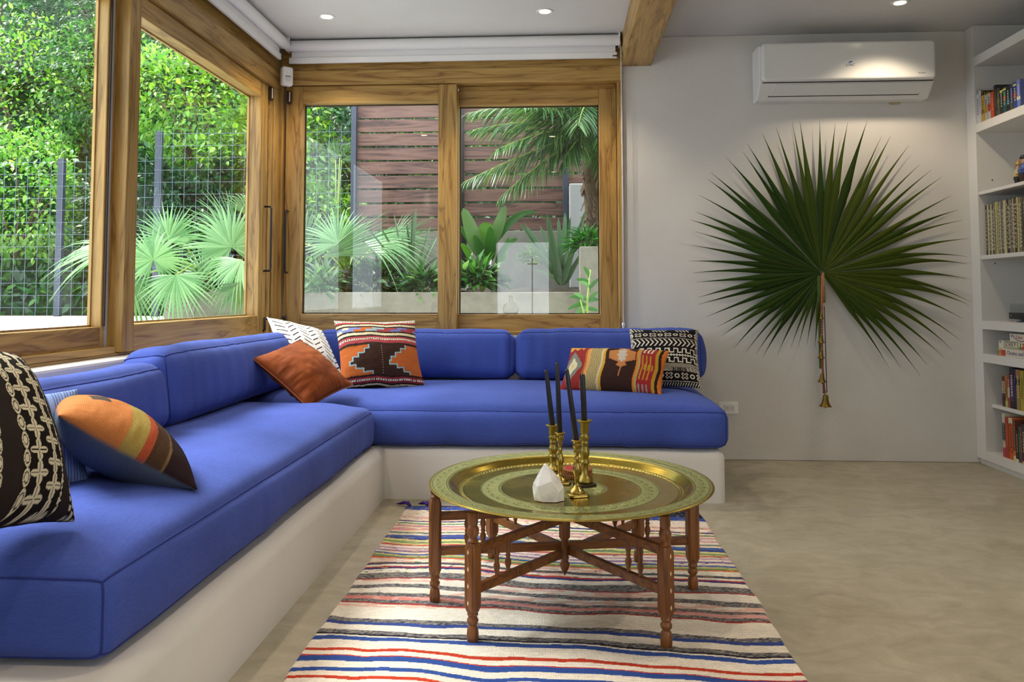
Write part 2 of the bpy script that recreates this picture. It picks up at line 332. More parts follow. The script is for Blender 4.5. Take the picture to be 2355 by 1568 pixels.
# ------------------------------------------------------------------ windows
def handle(parent, p0, p1, out):                # iron pull: bar between two standoffs
    p0 = Vector(p0); p1 = Vector(p1); o = Vector(out)*.045
    pts = [p0, p0+o*.8, p0+o+(p1-p0).normalized()*.012, p1+o-(p1-p0).normalized()*.012, p1+o*.8, p1]
    return MB().tube(pts, .0065, 8).build('handle', BLACK, parent, smooth=True)
def bolt(parent, p, out):
    o = Vector(out); p = Vector(p)
    m = MB().tube([p-Vector((0, 0, .075)), p+o*.012-Vector((0, 0, .07)), p+o*.012+Vector((0, 0, .012))], .008, 8)
    m.tube([p+o*.012, p+o*.04], .005, 8).sphere(p+o*.045, .012)
    return m.build('bolt', BLACK, parent, smooth=True)
def sash(name, axis, f, t, a0, a1, s0, s1, z0, z1, rb, rt, label=None):
    """axis 0: sash runs along X with inner face at Y=f (outside +Y); axis 1: runs along Y with inner face at X=f (outside -X)"""
    sg = 1 if axis == 0 else -1
    def bx(m, u0, u1, d0, d1, q0, q1):
        if axis == 0: m.box(u0, u1, f+d0, f+d1, q0, q1)
        else: m.box(f-d1, f-d0, u0, u1, q0, q1)
        return m
    mid = (a0+a1)/2
    root = thing(name, label, None, (mid, f+t/2, z0) if axis == 0 else (f-t/2, mid, z0))
    del root['category']; del root['label']; root['kind'] = 'structure'
    wu = TEAK[axis]
    for u0, u1 in ((a0, a0+s0), (a1-s1, a1)): bx(MB(), u0, u1, 0, t, z0, z1).build('stile', TEAK[2], root, bevel=.004)
    bx(MB(), a0+s0, a1-s1, .002, t-.002, z0, z0+rb).build('rail', wu, root, bevel=.004)
    bx(MB(), a0+s0, a1-s1, .002, t-.002, z1-rt, z1).build('rail', wu, root, bevel=.004)
    bx(MB(), a0+s0-.004, a1-s1+.004, t-.022, t-.016, z0+rb-.004, z1-rt+.004).build('pane', GLASS, root)
    bd = MB()                                   # glazing bead round the pane
    for u0, u1, q0, q1 in ((a0+s0, a0+s0+.008, z0+rb, z1-rt), (a1-s1-.008, a1-s1, z0+rb, z1-rt), (a0+s0, a1-s1, z0+rb, z0+rb+.008), (a0+s0, a1-s1, z1-rt-.008, z1-rt)): bx(bd, u0, u1, t-.016, t-.004, q0, q1)
    bd.build('glazing_bead', DARKB if axis == 0 else TEAK[2], root)
    return root
# left wall: outer and inner sliding sash
w1 = sash('window_1', 1, -1.935, .06, 1.55, 3.44, .12, .125, .822, 2.43, .095, .10)
w2 = sash('window_2', 1, -1.877, .092, 3.385, 5.068, .093, .122, .805, 2.405, .118, .097)
handle(w2, (-1.877, 5.03, 1.615), (-1.877, 5.03, 1.205), (1, 0, 0)); bolt(w2, (-1.877, 5.035, .90), (1, 0, 0))
MB().box(-1.9345, -1.928, 3.325, 3.334, .92, 2.33).build('weather_strip', DARKB, w1); MB().box(-1.9345, -1.929, 3.337, 3.352, .83, 2.42).build('metal_strip', GREYP, w1)
# back wall
w3 = sash('window_3', 0, 5.265, .075, -1.828, -.676, .112, .121, .80, 2.452, .126, .118)
w4 = sash('window_4', 0, 5.343, .07, -.74, .381, .07, .113, .80, 2.425, .122, .10)
handle(w3, (-1.805, 5.265, 1.61), (-1.805, 5.265, 1.20), (0, -1, 0)); bolt(w3, (-1.81, 5.265, .905), (0, -1, 0))
# fixed frame: headers, jambs, sills, corner post
b = MB().box(-2.0, -1.855, 1.45, 5.262, 2.408, 2.53); struct('trim_2', b, TEAK[1], bevel=.005)
b = MB().box(-2.0, -1.885, 1.45, 5.44, 2.531, ZC-.001).box(-2.0, -1.862, 5.262, 5.44, 2.408, 2.5305); struct('trim_3', b, TEAK[1], bevel=.004)
b = MB().box(-1.86, .416, 5.245, 5.42, 2.455, 2.552).box(-.672, .385, 5.35, 5.42, 2.42, 2.456); struct('trim_4', b, TEAK[0], bevel=.005)
b = MB().box(-1.86, .416, 5.262, 5.42, 2.553, ZC-.001); struct('trim_5', b, TEAK[0], bevel=.004)
b = MB().box(-2.0, -1.875, 5.085, 5.42, .79, 2.407).box(-1.905, -1.862, 5.14, 5.30, .79, 2.45).box(-1.875, -1.842, 5.25, 5.42, .79, 2.452); struct('trim_6', b, TEAK[2], bevel=.004)
b = MB().box(.386, .4175, 5.25, 5.42, .79, 2.455); struct('trim_7', b, TEAK[2], bevel=.003)
b = MB().box(-2.0, -1.90, 1.45, 5.08, .7905, .803).box(-1.925, -1.895, 1.45, 3.36, .803, .832); struct('trim_8', b, TEAK[1], bevel=.003)
b = MB().box(-1.85, .386, 5.268, 5.42, .7905, .80).box(-.66, .386, 5.275, 5.34, .80, .812); struct('trim_9', b, TEAK[0], bevel=.003)
b = MB().box(-2.0, -1.87, 1.40, 1.55, .79, 2.43); struct('trim_10', b, TEAK[2], bevel=.003)

# ------------------------------------------------------------------ downlights
for i, (x, y) in enumerate(LAMPS):
    lab = ['recessed downlight in the ceiling nearest the corner of the two windows', 'recessed downlight in the ceiling beside the timber beam, left of it', 'recessed downlight in the ceiling above the air conditioner'][i] if i < 3 else 'recessed ceiling downlight '+['above the near part of the left bench arm', 'above the striped rug', 'above the bare floor before the bookcase', 'behind the camera on the left', 'behind the camera in the middle', 'behind the camera on the right'][i-3]
    t = thing('downlight', lab, 'lamp', (x, y, ZC), 'recessed ceiling downlights')
    MB().lathe([(.034, -.0015), (.046, -.006), (.050, -.004), (.051, 0), (.034, 0)], 28, (x, y, ZC)).build('trim_ring', PLASTIC, t, smooth=True)
    em = bpy.data.materials.get('lamp_glow')
    if em is None:
        em = mat('lamp_glow', (1, 1, 1)); P(em).inputs['Emission Color'].default_value = (1.0, .86, .55, 1); P(em).inputs['Emission Strength'].default_value = 14
    MB().lathe([(.001, -.003), (.033, -.003), (.034, -.001), (.001, -.001)], 24, (x, y, ZC)).build('lens', em, t)
    l = bpy.data.lights.new('downlight_beam', 'SPOT'); l.energy = LAMP_W.get(i, LAMP_DEF); l.spot_size = R(120); l.spot_blend = .55; l.color = (1.0, .81, .58); l.shadow_soft_size = .03
    lo = bpy.data.objects.new('downlight_beam', l); C.objects.link(lo); lo.location = (x, y, ZC-.03)

# ------------------------------------------------------------------ plastered bench
def fillet(poly, rad, seg=4):
    out = []; n = len(poly)
    for i in range(n):
        a, p, b2 = (Vector((*poly[i-1], 0)), Vector((*poly[i], 0)), Vector((*poly[(i+1) % n], 0)))
        r = rad[i] if isinstance(rad, (list, tuple)) else rad
        if r <= 0: out.append(p); continue
        u, v2 = (a-p).normalized(), (b2-p).normalized(); c0 = p+(u+v2)*r
        s, e = p+u*r, p+v2*r
        for k in range(seg+1):
            t = k/seg*PI/2; out.append(c0+(s-c0)*math.cos(t)+(e-c0)*math.sin(t))
    return out
def inset(pts, d):
    n = len(pts); res = []
    for i in range(n):
        a, p, b2 = pts[i-1], pts[i], pts[(i+1) % n]
        e1, e2 = (p-a).normalized(), (b2-p).normalized(); n1, n2 = Vector((-e1.y, e1.x, 0)), Vector((-e2.y, e2.x, 0))
        m = (n1+n2); m = m/max(.2, m.length_squared)*2; res.append(p+m*d)
    return res
def soft_prism(mb, pts, z0, z1, r, seg=4, flip_bottom=False):
    rings = [[(p.x, p.y, z0) for p in pts]]
    for k in range(seg+1):
        t = k/seg*PI/2; q = inset(pts, r*(1-math.cos(t))); rings.append([(p.x, p.y, z1-r+r*math.sin(t)) for p in q])
    n = len(pts); vs = [v for rg in rings for v in rg]
    fs = [(i*n+k, i*n+(k+1) % n, (i+1)*n+(k+1) % n, (i+1)*n+k) for i in range(len(rings)-1) for k in range(n)]
    fs += [tuple(range(n))[::-1], tuple((len(rings)-1)*n+k for k in range(n))]
    return mb.add(vs, fs)
BZ = .266
poly = [(-1.799, 1.56), (-.905, 1.56), (-.905, 4.187), (.838, 4.187), (.838, 5.262), (-1.799, 5.262)]
m = soft_prism(MB(), fillet(poly, [0, .06, 0, .04, 0, 0]), 0, BZ, .05, 6)
tag(m.build('plaster_bench', BENCHP, smooth=True, auto=50), 'white plastered built-in corner bench under the blue mattresses', 'bench')

# ------------------------------------------------------------------ upholstered cushions
class Cushion:
    def __init__(s, size, r, crown=(.012, .012), bulge=.01, seed=0, wr=.002, dome=.18):
        s.h = np.array(size)/2; s.r = r; s.crown = crown; s.bulge = bulge; s.seed = seed; s.wr = wr; s.dome = dome
    def map(s, U):
        h, r = s.h, s.r; p = U*h; inner = np.clip(p, -(h-r), h-r); d = p-inner
        d = d/np.maximum(1e-9, np.linalg.norm(d, axis=1, keepdims=True)); q = inner+d*r
        ex = np.clip((1-np.abs(U[:, 0]))*h[0]/s.dome, 0, 1); ey = np.clip((1-np.abs(U[:, 1]))*h[1]/s.dome, 0, 1); g = (1-(1-ex)**2.2)*(1-(1-ey)**2.2)
        q[:, 2] += np.where(U[:, 2] > 0, s.crown[0], -s.crown[1])*g*np.abs(U[:, 2])
        gz = np.maximum(0, 1-U[:, 2]**2)
        for ax in (0, 1): q[:, ax] += s.bulge*U[:, ax]**3*gz*np.maximum(0, 1-U[:, 1-ax]**2)
        S0 = s.seed*13.7
        n = .006*fbm(q[:, 0]*3.1+S0, q[:, 1]*3.1, q[:, 2]*3.1, 2)
        # creases running away from the seams
        e = np.clip(1-np.minimum.reduce([np.abs(1-np.abs(U[:, i]))*h[i] for i in (0, 1)])/.22, 0, 1)
        wx = np.abs(vnoise(q[:, 0]*24+S0, q[:, 1]*3, q[:, 2]*3)); wy = np.abs(vnoise(q[:, 0]*3+S0, q[:, 1]*24+5, q[:, 2]*3))
        nearx = (np.abs(1-np.abs(U[:, 0]))*h[0] < np.abs(1-np.abs(U[:, 1]))*h[1])
        n = n - s.wr*3*e*np.where(nearx, wy, wx)*np.clip(.5+1.2*vnoise(q[:, 0]*2.3+S0+40, q[:, 1]*2.3, q[:, 2]*2), 0, 1)
        long = np.abs(vnoise(q[:, 0]*9+q[:, 1]*5+S0+9, q[:, 1]*2.2-q[:, 0]*1.2, q[:, 2]*2)); n = n-s.wr*1.6*np.maximum(0, .35-long)*2*np.clip(.3+vnoise(q[:, 0]*1.7+S0, q[:, 1]*1.7+3), 0, 1)
        return q+d*n[:, None]
    def mesh(s, step=.022):
        h = s.h; Us = []; Fs = []; base = 0
        ns = [max(8, int(2*x/step)) for x in h]
        for ax in range(3):
            a, b2 = [i for i in range(3) if i != ax]
            ua = np.linspace(-1, 1, ns[a]+1); ub = np.linspace(-1, 1, ns[b2]+1)
            # tighten samples near the rounded rim
            ua = np.sign(ua)*(1-(1-np.abs(ua))**1.25); ub = np.sign(ub)*(1-(1-np.abs(ub))**1.25)
            A, B = np.meshgrid(ua, ub, indexing='ij')
            for sg in (-1, 1):
                U = np.zeros((A.size, 3)); U[:, a] = A.ravel(); U[:, b2] = B.ravel(); U[:, ax] = sg
                F = gridF(len(ua), len(ub))+base
                if (sg > 0) != (ax != 1): F = F[:, ::-1]
                Us.append(U); Fs.append(F); base += len(U)
        U = np.concatenate(Us); F = np.concatenate(Fs)
        _, first, inv = np.unique(np.round(U, 6), axis=0, return_index=True, return_inverse=True); inv = inv.ravel()
        U = U[first]; F = inv[F]
        # superfluous corner rays share a direction on the rounded edge: fine
        return s.map(U), F
    def seam(s, z, n=90):
        t = np.linspace(-1, 1, n); o = np.ones(n); z = o*z
        per = np.concatenate([np.stack([t, -o, z], 1)[:-1], np.stack([o, t, z], 1)[:-1], np.stack([-t, o, z], 1)[:-1], np.stack([-o, -t, z], 1)])
        return s.map(per)
def box_cushion(name, label, cat, size, r, loc, rot=(0, 0, 0), group=None, seed=0, seams=(1,), **k):
    cs = Cushion(size, r, seed=seed, **k); root = thing(name, label, cat, loc, group, rot)
    V, F = cs.mesh(); fast('cover', V, F, BLUE, root)
    for z in seams: MB().tube([tuple(p) for p in cs.seam(z)], .0032, 6).build('piping', BLUEP, root, smooth=True, local=True)
    for sx in (-1,):                              # upright corner seam at the front right
        t = np.linspace(-.98, .98, 24); U = np.stack([np.ones(24), sx*np.ones(24), t], 1); MB().tube([tuple(p) for p in cs.map(U)], .0025, 6).build('piping', BLUEP, root, smooth=True, local=True)
    return root
MG = 'seat mattresses on the bench'; BG = 'blue back cushions along the bench'
box_cushion('seat_mattress', 'long blue seat mattress on the left arm of the bench, running under the left windows', 'mattress', (.825, 2.47, .195), .05, (-1.356, 2.90, .371), group=MG, seed=1, wr=.0016, crown=(.058, .0), dome=.26, bulge=.02, seams=(1, -1))
box_cushion('seat_mattress', 'blue seat mattress on the back arm of the bench, behind the brass tray', 'mattress', (2.63, 1.07, .195), .05, (-.462, 4.70, .371), group=MG, seed=2, wr=.0016, crown=(.058, .0), dome=.26, bulge=.02, seams=(1, -1))
box_cushion('back_cushion', 'blue back cushion on the back wall, behind the orange and brown stepped pillow', 'cushion', (1.25, .19, .295), .055, (-.917, 5.12, .673), (R(-8), 0, 0), BG, 3, wr=.003, crown=(.018, .006), dome=.12, bulge=.03)
box_cushion('back_cushion', 'blue back cushion at the right end of the back wall, behind the black printed pillow', 'cushion', (1.15, .19, .305), .055, (.305, 5.11, .675), (R(-9), 0, 0), BG, 4, wr=.004, crown=(.018, .006), dome=.12, bulge=.03)
box_cushion('back_cushion', 'blue back cushion under the left windows nearest the corner, with a puckered end', 'cushion', (.215, 1.74, .30), .065, (-1.648, 4.01, .672), (0, R(-7), 0), BG, 5, wr=.002, crown=(.016, .006), dome=.12, bulge=.03)
box_cushion('back_cushion', 'blue back cushion under the left windows nearest the camera, sagging lower', 'cushion', (.23, 1.45, .245), .055, (-1.63, 2.37, .645), (0, R(-9), 0), BG, 6, wr=.002, crown=(.025, .006), dome=.12, bulge=.03)

# ------------------------------------------------------------------ throw pillows (printed colour per vertex, woven from u,v functions)
def throw_pillow(w, h, t, res, front, back=None, pinch=.07, seed=0, wr=.004, q=.55, ear=2):
    nu, nv = res; u = np.linspace(-1, 1, nu); v2 = np.linspace(-1, 1, nv); A, B = np.meshgrid(u, v2, indexing='ij')
    a, b2 = A.ravel(), B.ravel()
    prof = (np.maximum(0, 1-np.abs(a)**2.2)*np.maximum(0, 1-np.abs(b2)**2.2))**q
    x = w/2*a*(1-pinch*(1-np.abs(b2)**ear)*np.abs(a)); z = h/2*b2*(1-pinch*(1-np.abs(a)**ear)*np.abs(b2)); S0 = seed*9.3
    out = []
    for sg in (-1, 1):
        wrk = wr*fbm(x*9+S0, z*9+sg*5, 0, 3)*prof + wr*.8*vnoise(a*3+S0, b2*14, sg)*np.abs(a)**3*prof**.5+wr*.8*vnoise(a*14+S0, b2*3, sg+3)*np.abs(b2)**3*prof**.5
        out.append(np.stack([x, sg*t/2*prof+wrk-.0*x, z], 1))
    edge = np.maximum(np.abs(a), np.abs(b2)) >= .99999
    n = nu*nv; idx = np.arange(n); F1 = gridF(nu, nv); bi = np.where(edge, idx, idx+n)
    out[1][edge] = out[0][edge]
    V = np.concatenate(out); F = np.concatenate([F1, bi[F1][:, ::-1]])
    U, Vv = (a+1)/2, 1-(b2+1)/2                    # v runs down from the top edge
    cf = front(U, Vv); cb = back(U, Vv) if back else cf
    return V, F, np.concatenate([cf, cb])
def solid(c): c = np.array(lin(c)); return lambda u, v: np.tile(c, (len(u), 1))
def put(c, m, col): c[m] = lin(col)
def pose(c, Rm): M = Matrix([list(r) for r in Rm]).to_4x4(); M.translation = Vector(c); return M
def place_pillow(name, label, V, F, col, m, M, group='throw pillows on the blue sofa'):
    o = fast(name, V, F, m, None, True, col); o.matrix_world = M
    tag(o, label, 'pillow', group); return o
def dots(c, u, v, v0, v1, n, light='e6dfc8', dark='1d1a1c'):
    m = (v >= v0) & (v < v1); put(c, m, light); k = (u*n) % 1; f = (v-v0)/(v1-v0)
    put(c, m & (k < .5) & (f > .2) & (f < .8), dark)
def kilim_big(u, v0):
    v = v0+.012*np.sin(u*7)+.006*np.sin(u*19)
    c = np.tile(lin('b9ada0'), (len(u), 1))
    for a, b2, cc in ((.03, .06, 'e6dfc8'), (.06, .09, 'a5403c'), (.09, .107, '3a2a26'), (.107, .138, 'd8cda6'), (.138, .165, '3f2e2a'), (.165, .238, '7a83b8'), (.238, .262, '3b2a26'), (.262, .30, 'd8cda6'), (.30, .325, '3b2a26'), (.325, .352, 'a8454a'), (.375, .42, 'a8454a'), (.42, .445, '33241f'),
                      (.445, .865, '3a241b'), (.865, .885, '2a1c1a'), (.885, .91, '8a3034'), (.93, .955, '7e2a30'), (.955, .97, '1d1616'), (.97, .985, 'c9bc96'), (.985, 1.1, '1d1616')): put(c, (v >= a) & (v < b2), cc)
    dots(c, u, v, .033, .057, 34); dots(c, u, v, .352, .375, 38); dots(c, u, v, .91, .93, 36)
    bl = (v >= .165) & (v < .238); up = v < .2
    for a, b2, cc in ((.22, .36, 'b8632e'), (.36, .50, '8fa3ac'), (.50, .66, '9a3f44'), (.66, .8, '6a70a8'), (.8, .95, '9a3f44'), (0, .05, 'd8cda6')):
        put(c, bl & up & (u >= a+.06) & (u < b2+.08), cc); put(c, bl & ~up & (u >= a-.03) & (u < b2), cc)
    md = (v >= .455) & (v < .86)
    lx = np.array([.33, .27, .20, .13, .09, .16, .25, .36, .36]); rx = np.array([.80, .735, .66, .60, .58, .67, .75, .83, .83])
    i = np.clip(((v-.455)/.052).astype(int), 0, 8)
    def edges(d): return (u < lx[i]+d), (u > rx[i]-d)
    l1, r1 = edges(.016); j = np.clip(((v-.455+.008)/.052).astype(int), 0, 8); k = np.clip(((v-.455-.008)/.052).astype(int), 0, 8)
    lb = l1 | (u < lx[j]+.014) | (u < lx[k]+.014); rb = r1 | (u > rx[j]-.014) | (u > rx[k]-.014)
    put(c, md & (lb | rb), '8fb0b8'); l0, r0 = edges(0); li = l0 & (u < lx[j]) & (u < lx[k]); ri = r0 & (u > rx[j]) & (u > rx[k])
    put(c, md & (li | ri), 'b5602c')
    put(c, md & ~lb & ~rb & (np.abs(u-.49) < .006) & (np.sin(v*190) > .55), '9c8b7c')
    return c
Rk = [[0.9003, -0.3736, -0.2234], [0.4353, 0.7638, 0.4766], [-0.0074, -0.5263, 0.8503]]
V, F, c = throw_pillow(.49, .455, .17, (190, 190), kilim_big, solid('4a3a34'), seed=1)
place_pillow('throw_pillow', 'square woven pillow with brown stepped medallion between orange blocks', V, F, c, KILIM, pose((-1.046, 4.665, .706), Rk))
Rr = [[0.5017, -0.5291, -0.6843], [0.8641, 0.3441, 0.3674], [0.0411, -0.7756, 0.6299]]
V, F, c = throw_pillow(.385, .385, .16, (70, 70), solid('a04d1c'), seed=2, wr=.010, pinch=.05)
rust = place_pillow('throw_pillow', 'plain rust orange velvet pillow leaning on one corner in front of the white pillow', V, F, None, VELVET, pose((-1.314, 4.115, .655), Rr) @ Matrix.Rotation(R(-14), 4, 'Y'))
def rim(w, h, pinch, n=60):
    t = np.linspace(-1, 1, n); o = np.ones(n); a = np.concatenate([t[:-1], o[:-1], -t[:-1], -o]); b2 = np.concatenate([-o[:-1], t[:-1], o[:-1], -t])
    return [(w/2*x*(1-pinch*(1-y*y)*abs(x)), 0, h/2*y*(1-pinch*(1-x*x)*abs(y))) for x, y in zip(a, b2)]
MB().tube(rim(.388, .388, .05), .004, 8).build('piping', mat('rust_piping', lin('7a3411'), .7), rust, smooth=True, local=True)
def mud_white(u, v):
    c = np.tile(lin('ece6e2'), (len(u), 1)); nb = 3
    k = (u*nb) % 1; band = np.floor(u*nb); tri = np.abs(k-.5)*2      # chevron columns with broken strokes
    ph = (v*11+tri*1.15+band*.5) % 1
    ln = (ph < .23) & (tri > .10) & (tri < .86) & ~((np.abs(k-.5) < .03))
    put(c, ln, '1f1b1c'); return c
Rw = [[0.5725, -0.6515, -0.4978], [0.7905, 0.2772, 0.5462], [-0.2178, -0.7062, 0.6737]]
V, F, c = throw_pillow(.41, .415, .14, (200, 200), mud_white, solid('e2dcd6'), seed=3)
place_pillow('throw_pillow', 'white pillow with black broken chevron strokes, tucked behind the rust pillow', V, F, c, COTTON, pose((-1.50, 4.72, .738), Rw))
def lumbar(u0, v):
    u = u0+.01*np.sin(v*9)
    c = np.tile(lin('8e2f2c'), (len(u), 1))
    # red field with stepped grey and cream diamond
    d = np.abs(u-.085)/.12+np.abs(v-.56)/.42; zz = .16*np.abs(((v*9) % 1)-.5)
    put(c, (u < .215) & (d+zz < .95), '7b7d72'); put(c, (u < .215) & (d+zz < .52), 'cfc7a4'); put(c, (u < .215) & (d+zz < .16), 'c9a23a')
    put(c, (v+np.abs(((u*14) % 1)-.5)*.16 < .15) & (u < .18) & (u > .02), 'd0a050')
    for a, b2, cc in ((.215, .235, 'b4663a'), (.235, .27, 'd49a58'), (.27, .385, 'a5926a'), (.385, .405, 'c9bc98'), (.405, .43, 'c99a35'), (.43, .735, '36211c'), (.735, .755, 'cf7d33'), (.755, .775, 'a99a62'), (.775, .915, '95292b'), (.915, .945, 'b08a2e'), (.945, .972, '2b1c1c'), (.972, 1.1, 'cf7430')): put(c, (u >= a) & (u < b2), cc)
    t = (u >= .27) & (u < .385); put(c, t & (np.sin(u*420+3*np.sin(v*30)) > .35), '7e7a5c'); put(c, t & (np.sin(u*260+2*np.sin(v*47)) > .75), 'c7a65a')
    du, dv = np.abs(u-.595), np.abs(v-.30); st = .05*np.abs(((v*8) % 1)-.5)*2
    put(c, (u > .43) & (u < .735) & (du+st < .115-np.maximum(0, dv-.12)*.42) & (dv < .34), 'b97a48')
    put(c, (u > .445) & (u < .725) & (dv < .06+.06*(du < .14)) & (du < .13), 'b97a48')
    put(c, (du+st*.5 < .055-np.maximum(0, dv-.08)*.25) & (dv < .20), 'b9b0a4'); put(c, (du < .006) & (v > .6) & (v < .78), 'b97a48')
    e = (u >= .79) & (u < .90); col = ((u-.79)/.11*3) % 1
    put(c, e & (col < .5) & (v > .25) & (v < .80) & ~((v > .50) & (v < .56)), 'b08a2e'); put(c, e & (v > .47) & (v < .60) & (col < .95), 'b08a2e'); put(c, e & (col > .35) & (col < .6), '95292b')
    put(c, e & (col < .45) & (v < .19), 'cdc4b0'); put(c, e & (col < .4) & (v > .88), '8b8c86'); return c
Rl = [[0.9399, 0.2487, 0.2338], [-0.3413, 0.6878, 0.6407], [-0.0014, -0.682, 0.7314]]
V, F, c = throw_pillow(.577, .30, .15, (240, 130), lumbar, solid('3a2d2a'), seed=4, pinch=.04)
place_pillow('throw_pillow', 'long woven lumbar pillow in red, tan and dark brown with an orange star', V, F, c, KILIM, pose((.302, 4.545, .632), Rl))
def mud_black(u0, v0):
    v = v0-.03*(1-(2*u0-1)**2); u = u0
    c = np.tile(lin('141216'), (len(u), 1)); W = 'd6cfc0'
    def row(a, b2): return (v >= a) & (v < b2), (v-a)/(b2-a)
    for a, b2 in ((.10, .215), (.80, .915)):
        m, f = row(a, b2); k = (u*4.6+.15) % 1
        cx = np.abs(k-.70)*1.7*1.0; cy = np.abs(f-.5); p, q = np.abs(cx-cy), cx+cy
        cross = (np.minimum(np.abs(cx+cy), 9) < .62) & (p < .21); inner = (q < .50) & (p < .11)
        put(c, m & cross & ~inner, W); rr = np.hypot((k-.20)*1.7, f-.5); put(c, m & (rr < .28) & (rr > .15), W)
    for y in (.235, .93): put(c, (np.abs(v-y) < .006) & (np.sin(u*260) > -.2), W)
    m, f = row(.25, .385); k = (u*15+np.abs(f-.5)*1.5) % 1; put(c, m & (k < .33), W)
    for a, b2 in ((.42, .50), (.575, .655)):
        m, f = row(a, b2); k = (u*8) % 1; put(c, m & (((k < .5) & (f < .22)) | ((k >= .5) & (f > .78)) | (np.minimum(k, np.abs(k-.5)) < .08)), W)
    m, f = row(.515, .56); put(c, m & ((np.abs(f-.5) < .16) | ((u*24) % 1 < .28)), W)
    m, f = row(.67, .735); k = (u*7) % 1; t = (f+np.abs(k-.5)*2*.9)*3; put(c, m & ((t % 1) < .4), W)
    m, f = row(.74, .795); blk = np.floor(u*5) % 2 == 0; put(c, m & blk & ((f*4) % 1 < .45), W); put(c, m & ~blk & ((f*4) % 1 < .4) & ((u*40) % 1 < .4), W)
    m, f = row(.945, 1.0); put(c, m & ((u*28+f) % 1 < .35), W); m, f = row(-.1, .08); put(c, m & ((u*20-f*2) % 1 < .35) & ((u*3) % 1 < .6), W)
    put(c, (u < .035) & ((v*50) % 1 < .4) | (u > .965) & ((v*50+u*40) % 1 < .4), W); return c
Rb = [[0.995, 0.0736, 0.0671], [-0.0996, 0.7444, 0.6603], [-0.0014, -0.6637, 0.748]]
V, F, c = throw_pillow(.405, .42, .14, (230, 230), mud_black, solid('18151a'), seed=5)
place_pillow('throw_pillow', 'black pillow with rows of cream crosses, rings and arrows', V, F, c, COTTON, pose((.605, 4.735, .688), Rb))
def cowrie(u, v):
    c = np.tile(lin('1b1411'), (len(u), 1)); W = 'd5cbb0'
    put(c, ((u > .44) & (u < .555)) | ((u > .855) & (u < .93)), '2b2320')
    def petals(a, b2, ncol):
        w2 = (b2-a)/ncol; m = (u >= a) & (u < b2); x = (u-a)/w2; i = np.floor(x); x = x-i-.5; yy = v/w2+i*.5; y = yy-np.floor(yy)-.5
        for dx, dy in ((1, 0), (-1, 0), (0, 1), (0, -1)):
            al = x*dx+y*dy; ac = np.abs(-x*dy+y*dx); e = ((al-.27)/.24)**2+(ac/.155)**2
            put(c, m & (e < 1) & ~((ac < .022) & (al < .44)), W)
        put(c, m & (np.hypot(x, y) < .045), W)
    petals(.60, .825, 2); petals(.13, .42, 2)
    for a, b2, nn in ((.555, .60, 11), (.42, .45, 12), (.085, .13, 11), (.828, .848, 12)):
        x = ((u-a)/(b2-a)-.5)*2; y = ((v*nn) % 1-.5)*2; e = x*x*1.1+np.abs(y)**1.6
        put(c, (u >= a) & (u < b2) & (e < .95) & ~((e < .5) & (e > .3)), W)
    m = (u > .925); k = (v*26+np.floor((u-.925)*40)*.5) % 1; put(c, m & (k < .62) & ((u*40) % 1 < .72), 'c9c0ac'); return c
BRp = Vector((-1.115, 1.825, .53)); d_ = ray(35, 815); o_ = Vector((0, 0, CAMZ))-BRp; hh = .45
aa, bb, cc_ = d_.dot(d_), 2*d_.dot(o_), o_.dot(o_)-hh*hh; disc = max(0, bb*bb-4*aa*cc_); TRp = Vector((0, 0, CAMZ))+d_*((-bb+math.sqrt(disc))/(2*aa))
zax = (TRp-BRp).normalized(); xax = Vector((.3, .9, -.3)); xax = (xax-zax*xax.dot(zax)).normalized(); yax = zax.cross(xax)
cen = BRp+zax*hh/2-xax*.23
V, F, c = throw_pillow(.46, hh, .27, (230, 230), cowrie, solid('241b17'), seed=6, pinch=.10, ear=5, q=.42)
cow = place_pillow('throw_pillow', 'black pillow with bands of cream four-petal shell flowers, nearest the camera', V, F, c, COTTON, pose(cen, [[xax.x, yax.x, zax.x], [xax.y, yax.y, zax.y], [xax.z, yax.z, zax.z]]))
def kil_orange(u0, v):
    u = u0+.02*np.sin(v*5); c = np.tile(lin('b9733f'), (len(u), 1))
    for a, b2, cc in ((.40, .53, 'a08a48'), (.53, .59, 'a84e30'), (.59, .70, '4a3424'), (.70, .73, '6e583a'), (.72, 1.1, '2b1c20')): put(c, (u >= a) & (u < b2), cc)
    put(c, (np.abs(u-.2) < .06) & (np.abs(v-.55) < .10), '4a4038'); put(c, (np.abs(u-.28) < .07) & (np.abs(v-.3) < .025), '4a4038')
    put(c, (u > .74) & (u < .97) & (np.abs(v-.22-.1*np.abs(((u*9) % 1)-.5)) < .05), 'd07435'); return c
Ro = [[0.672, -0.4598, -0.5804], [0.4845, -0.3197, 0.8143], [-0.56, -0.8284, 0.0079]]
V, F, c = throw_pillow(.42, .40, .19, (150, 140), kil_orange, solid('4e5866'), seed=7, pinch=.05)
place_pillow('throw_pillow', 'orange, mustard and brown striped pillow with a grey denim back, leaning near the sofa front', V, F, c, KILIM, pose((-1.27, 2.30, .625), Ro))
def stripe(u, v): c = np.tile(lin('7f95c4'), (len(u), 1)); put(c, ((u*34) % 1) < .25, '3c4f8a'); return c
V, F, c = throw_pillow(.30, .28, .11, (120, 60), stripe, seed=8)
Ms = Matrix.Translation((-1.47, 2.17, .645)) @ Matrix.Rotation(R(52), 4, 'Z') @ Matrix.Rotation(R(-22), 4, 'X')
place_pillow('throw_pillow', 'pale blue striped pillow mostly hidden between the shell flower pillow and the orange striped one', V, F, c, COTTON, Ms)

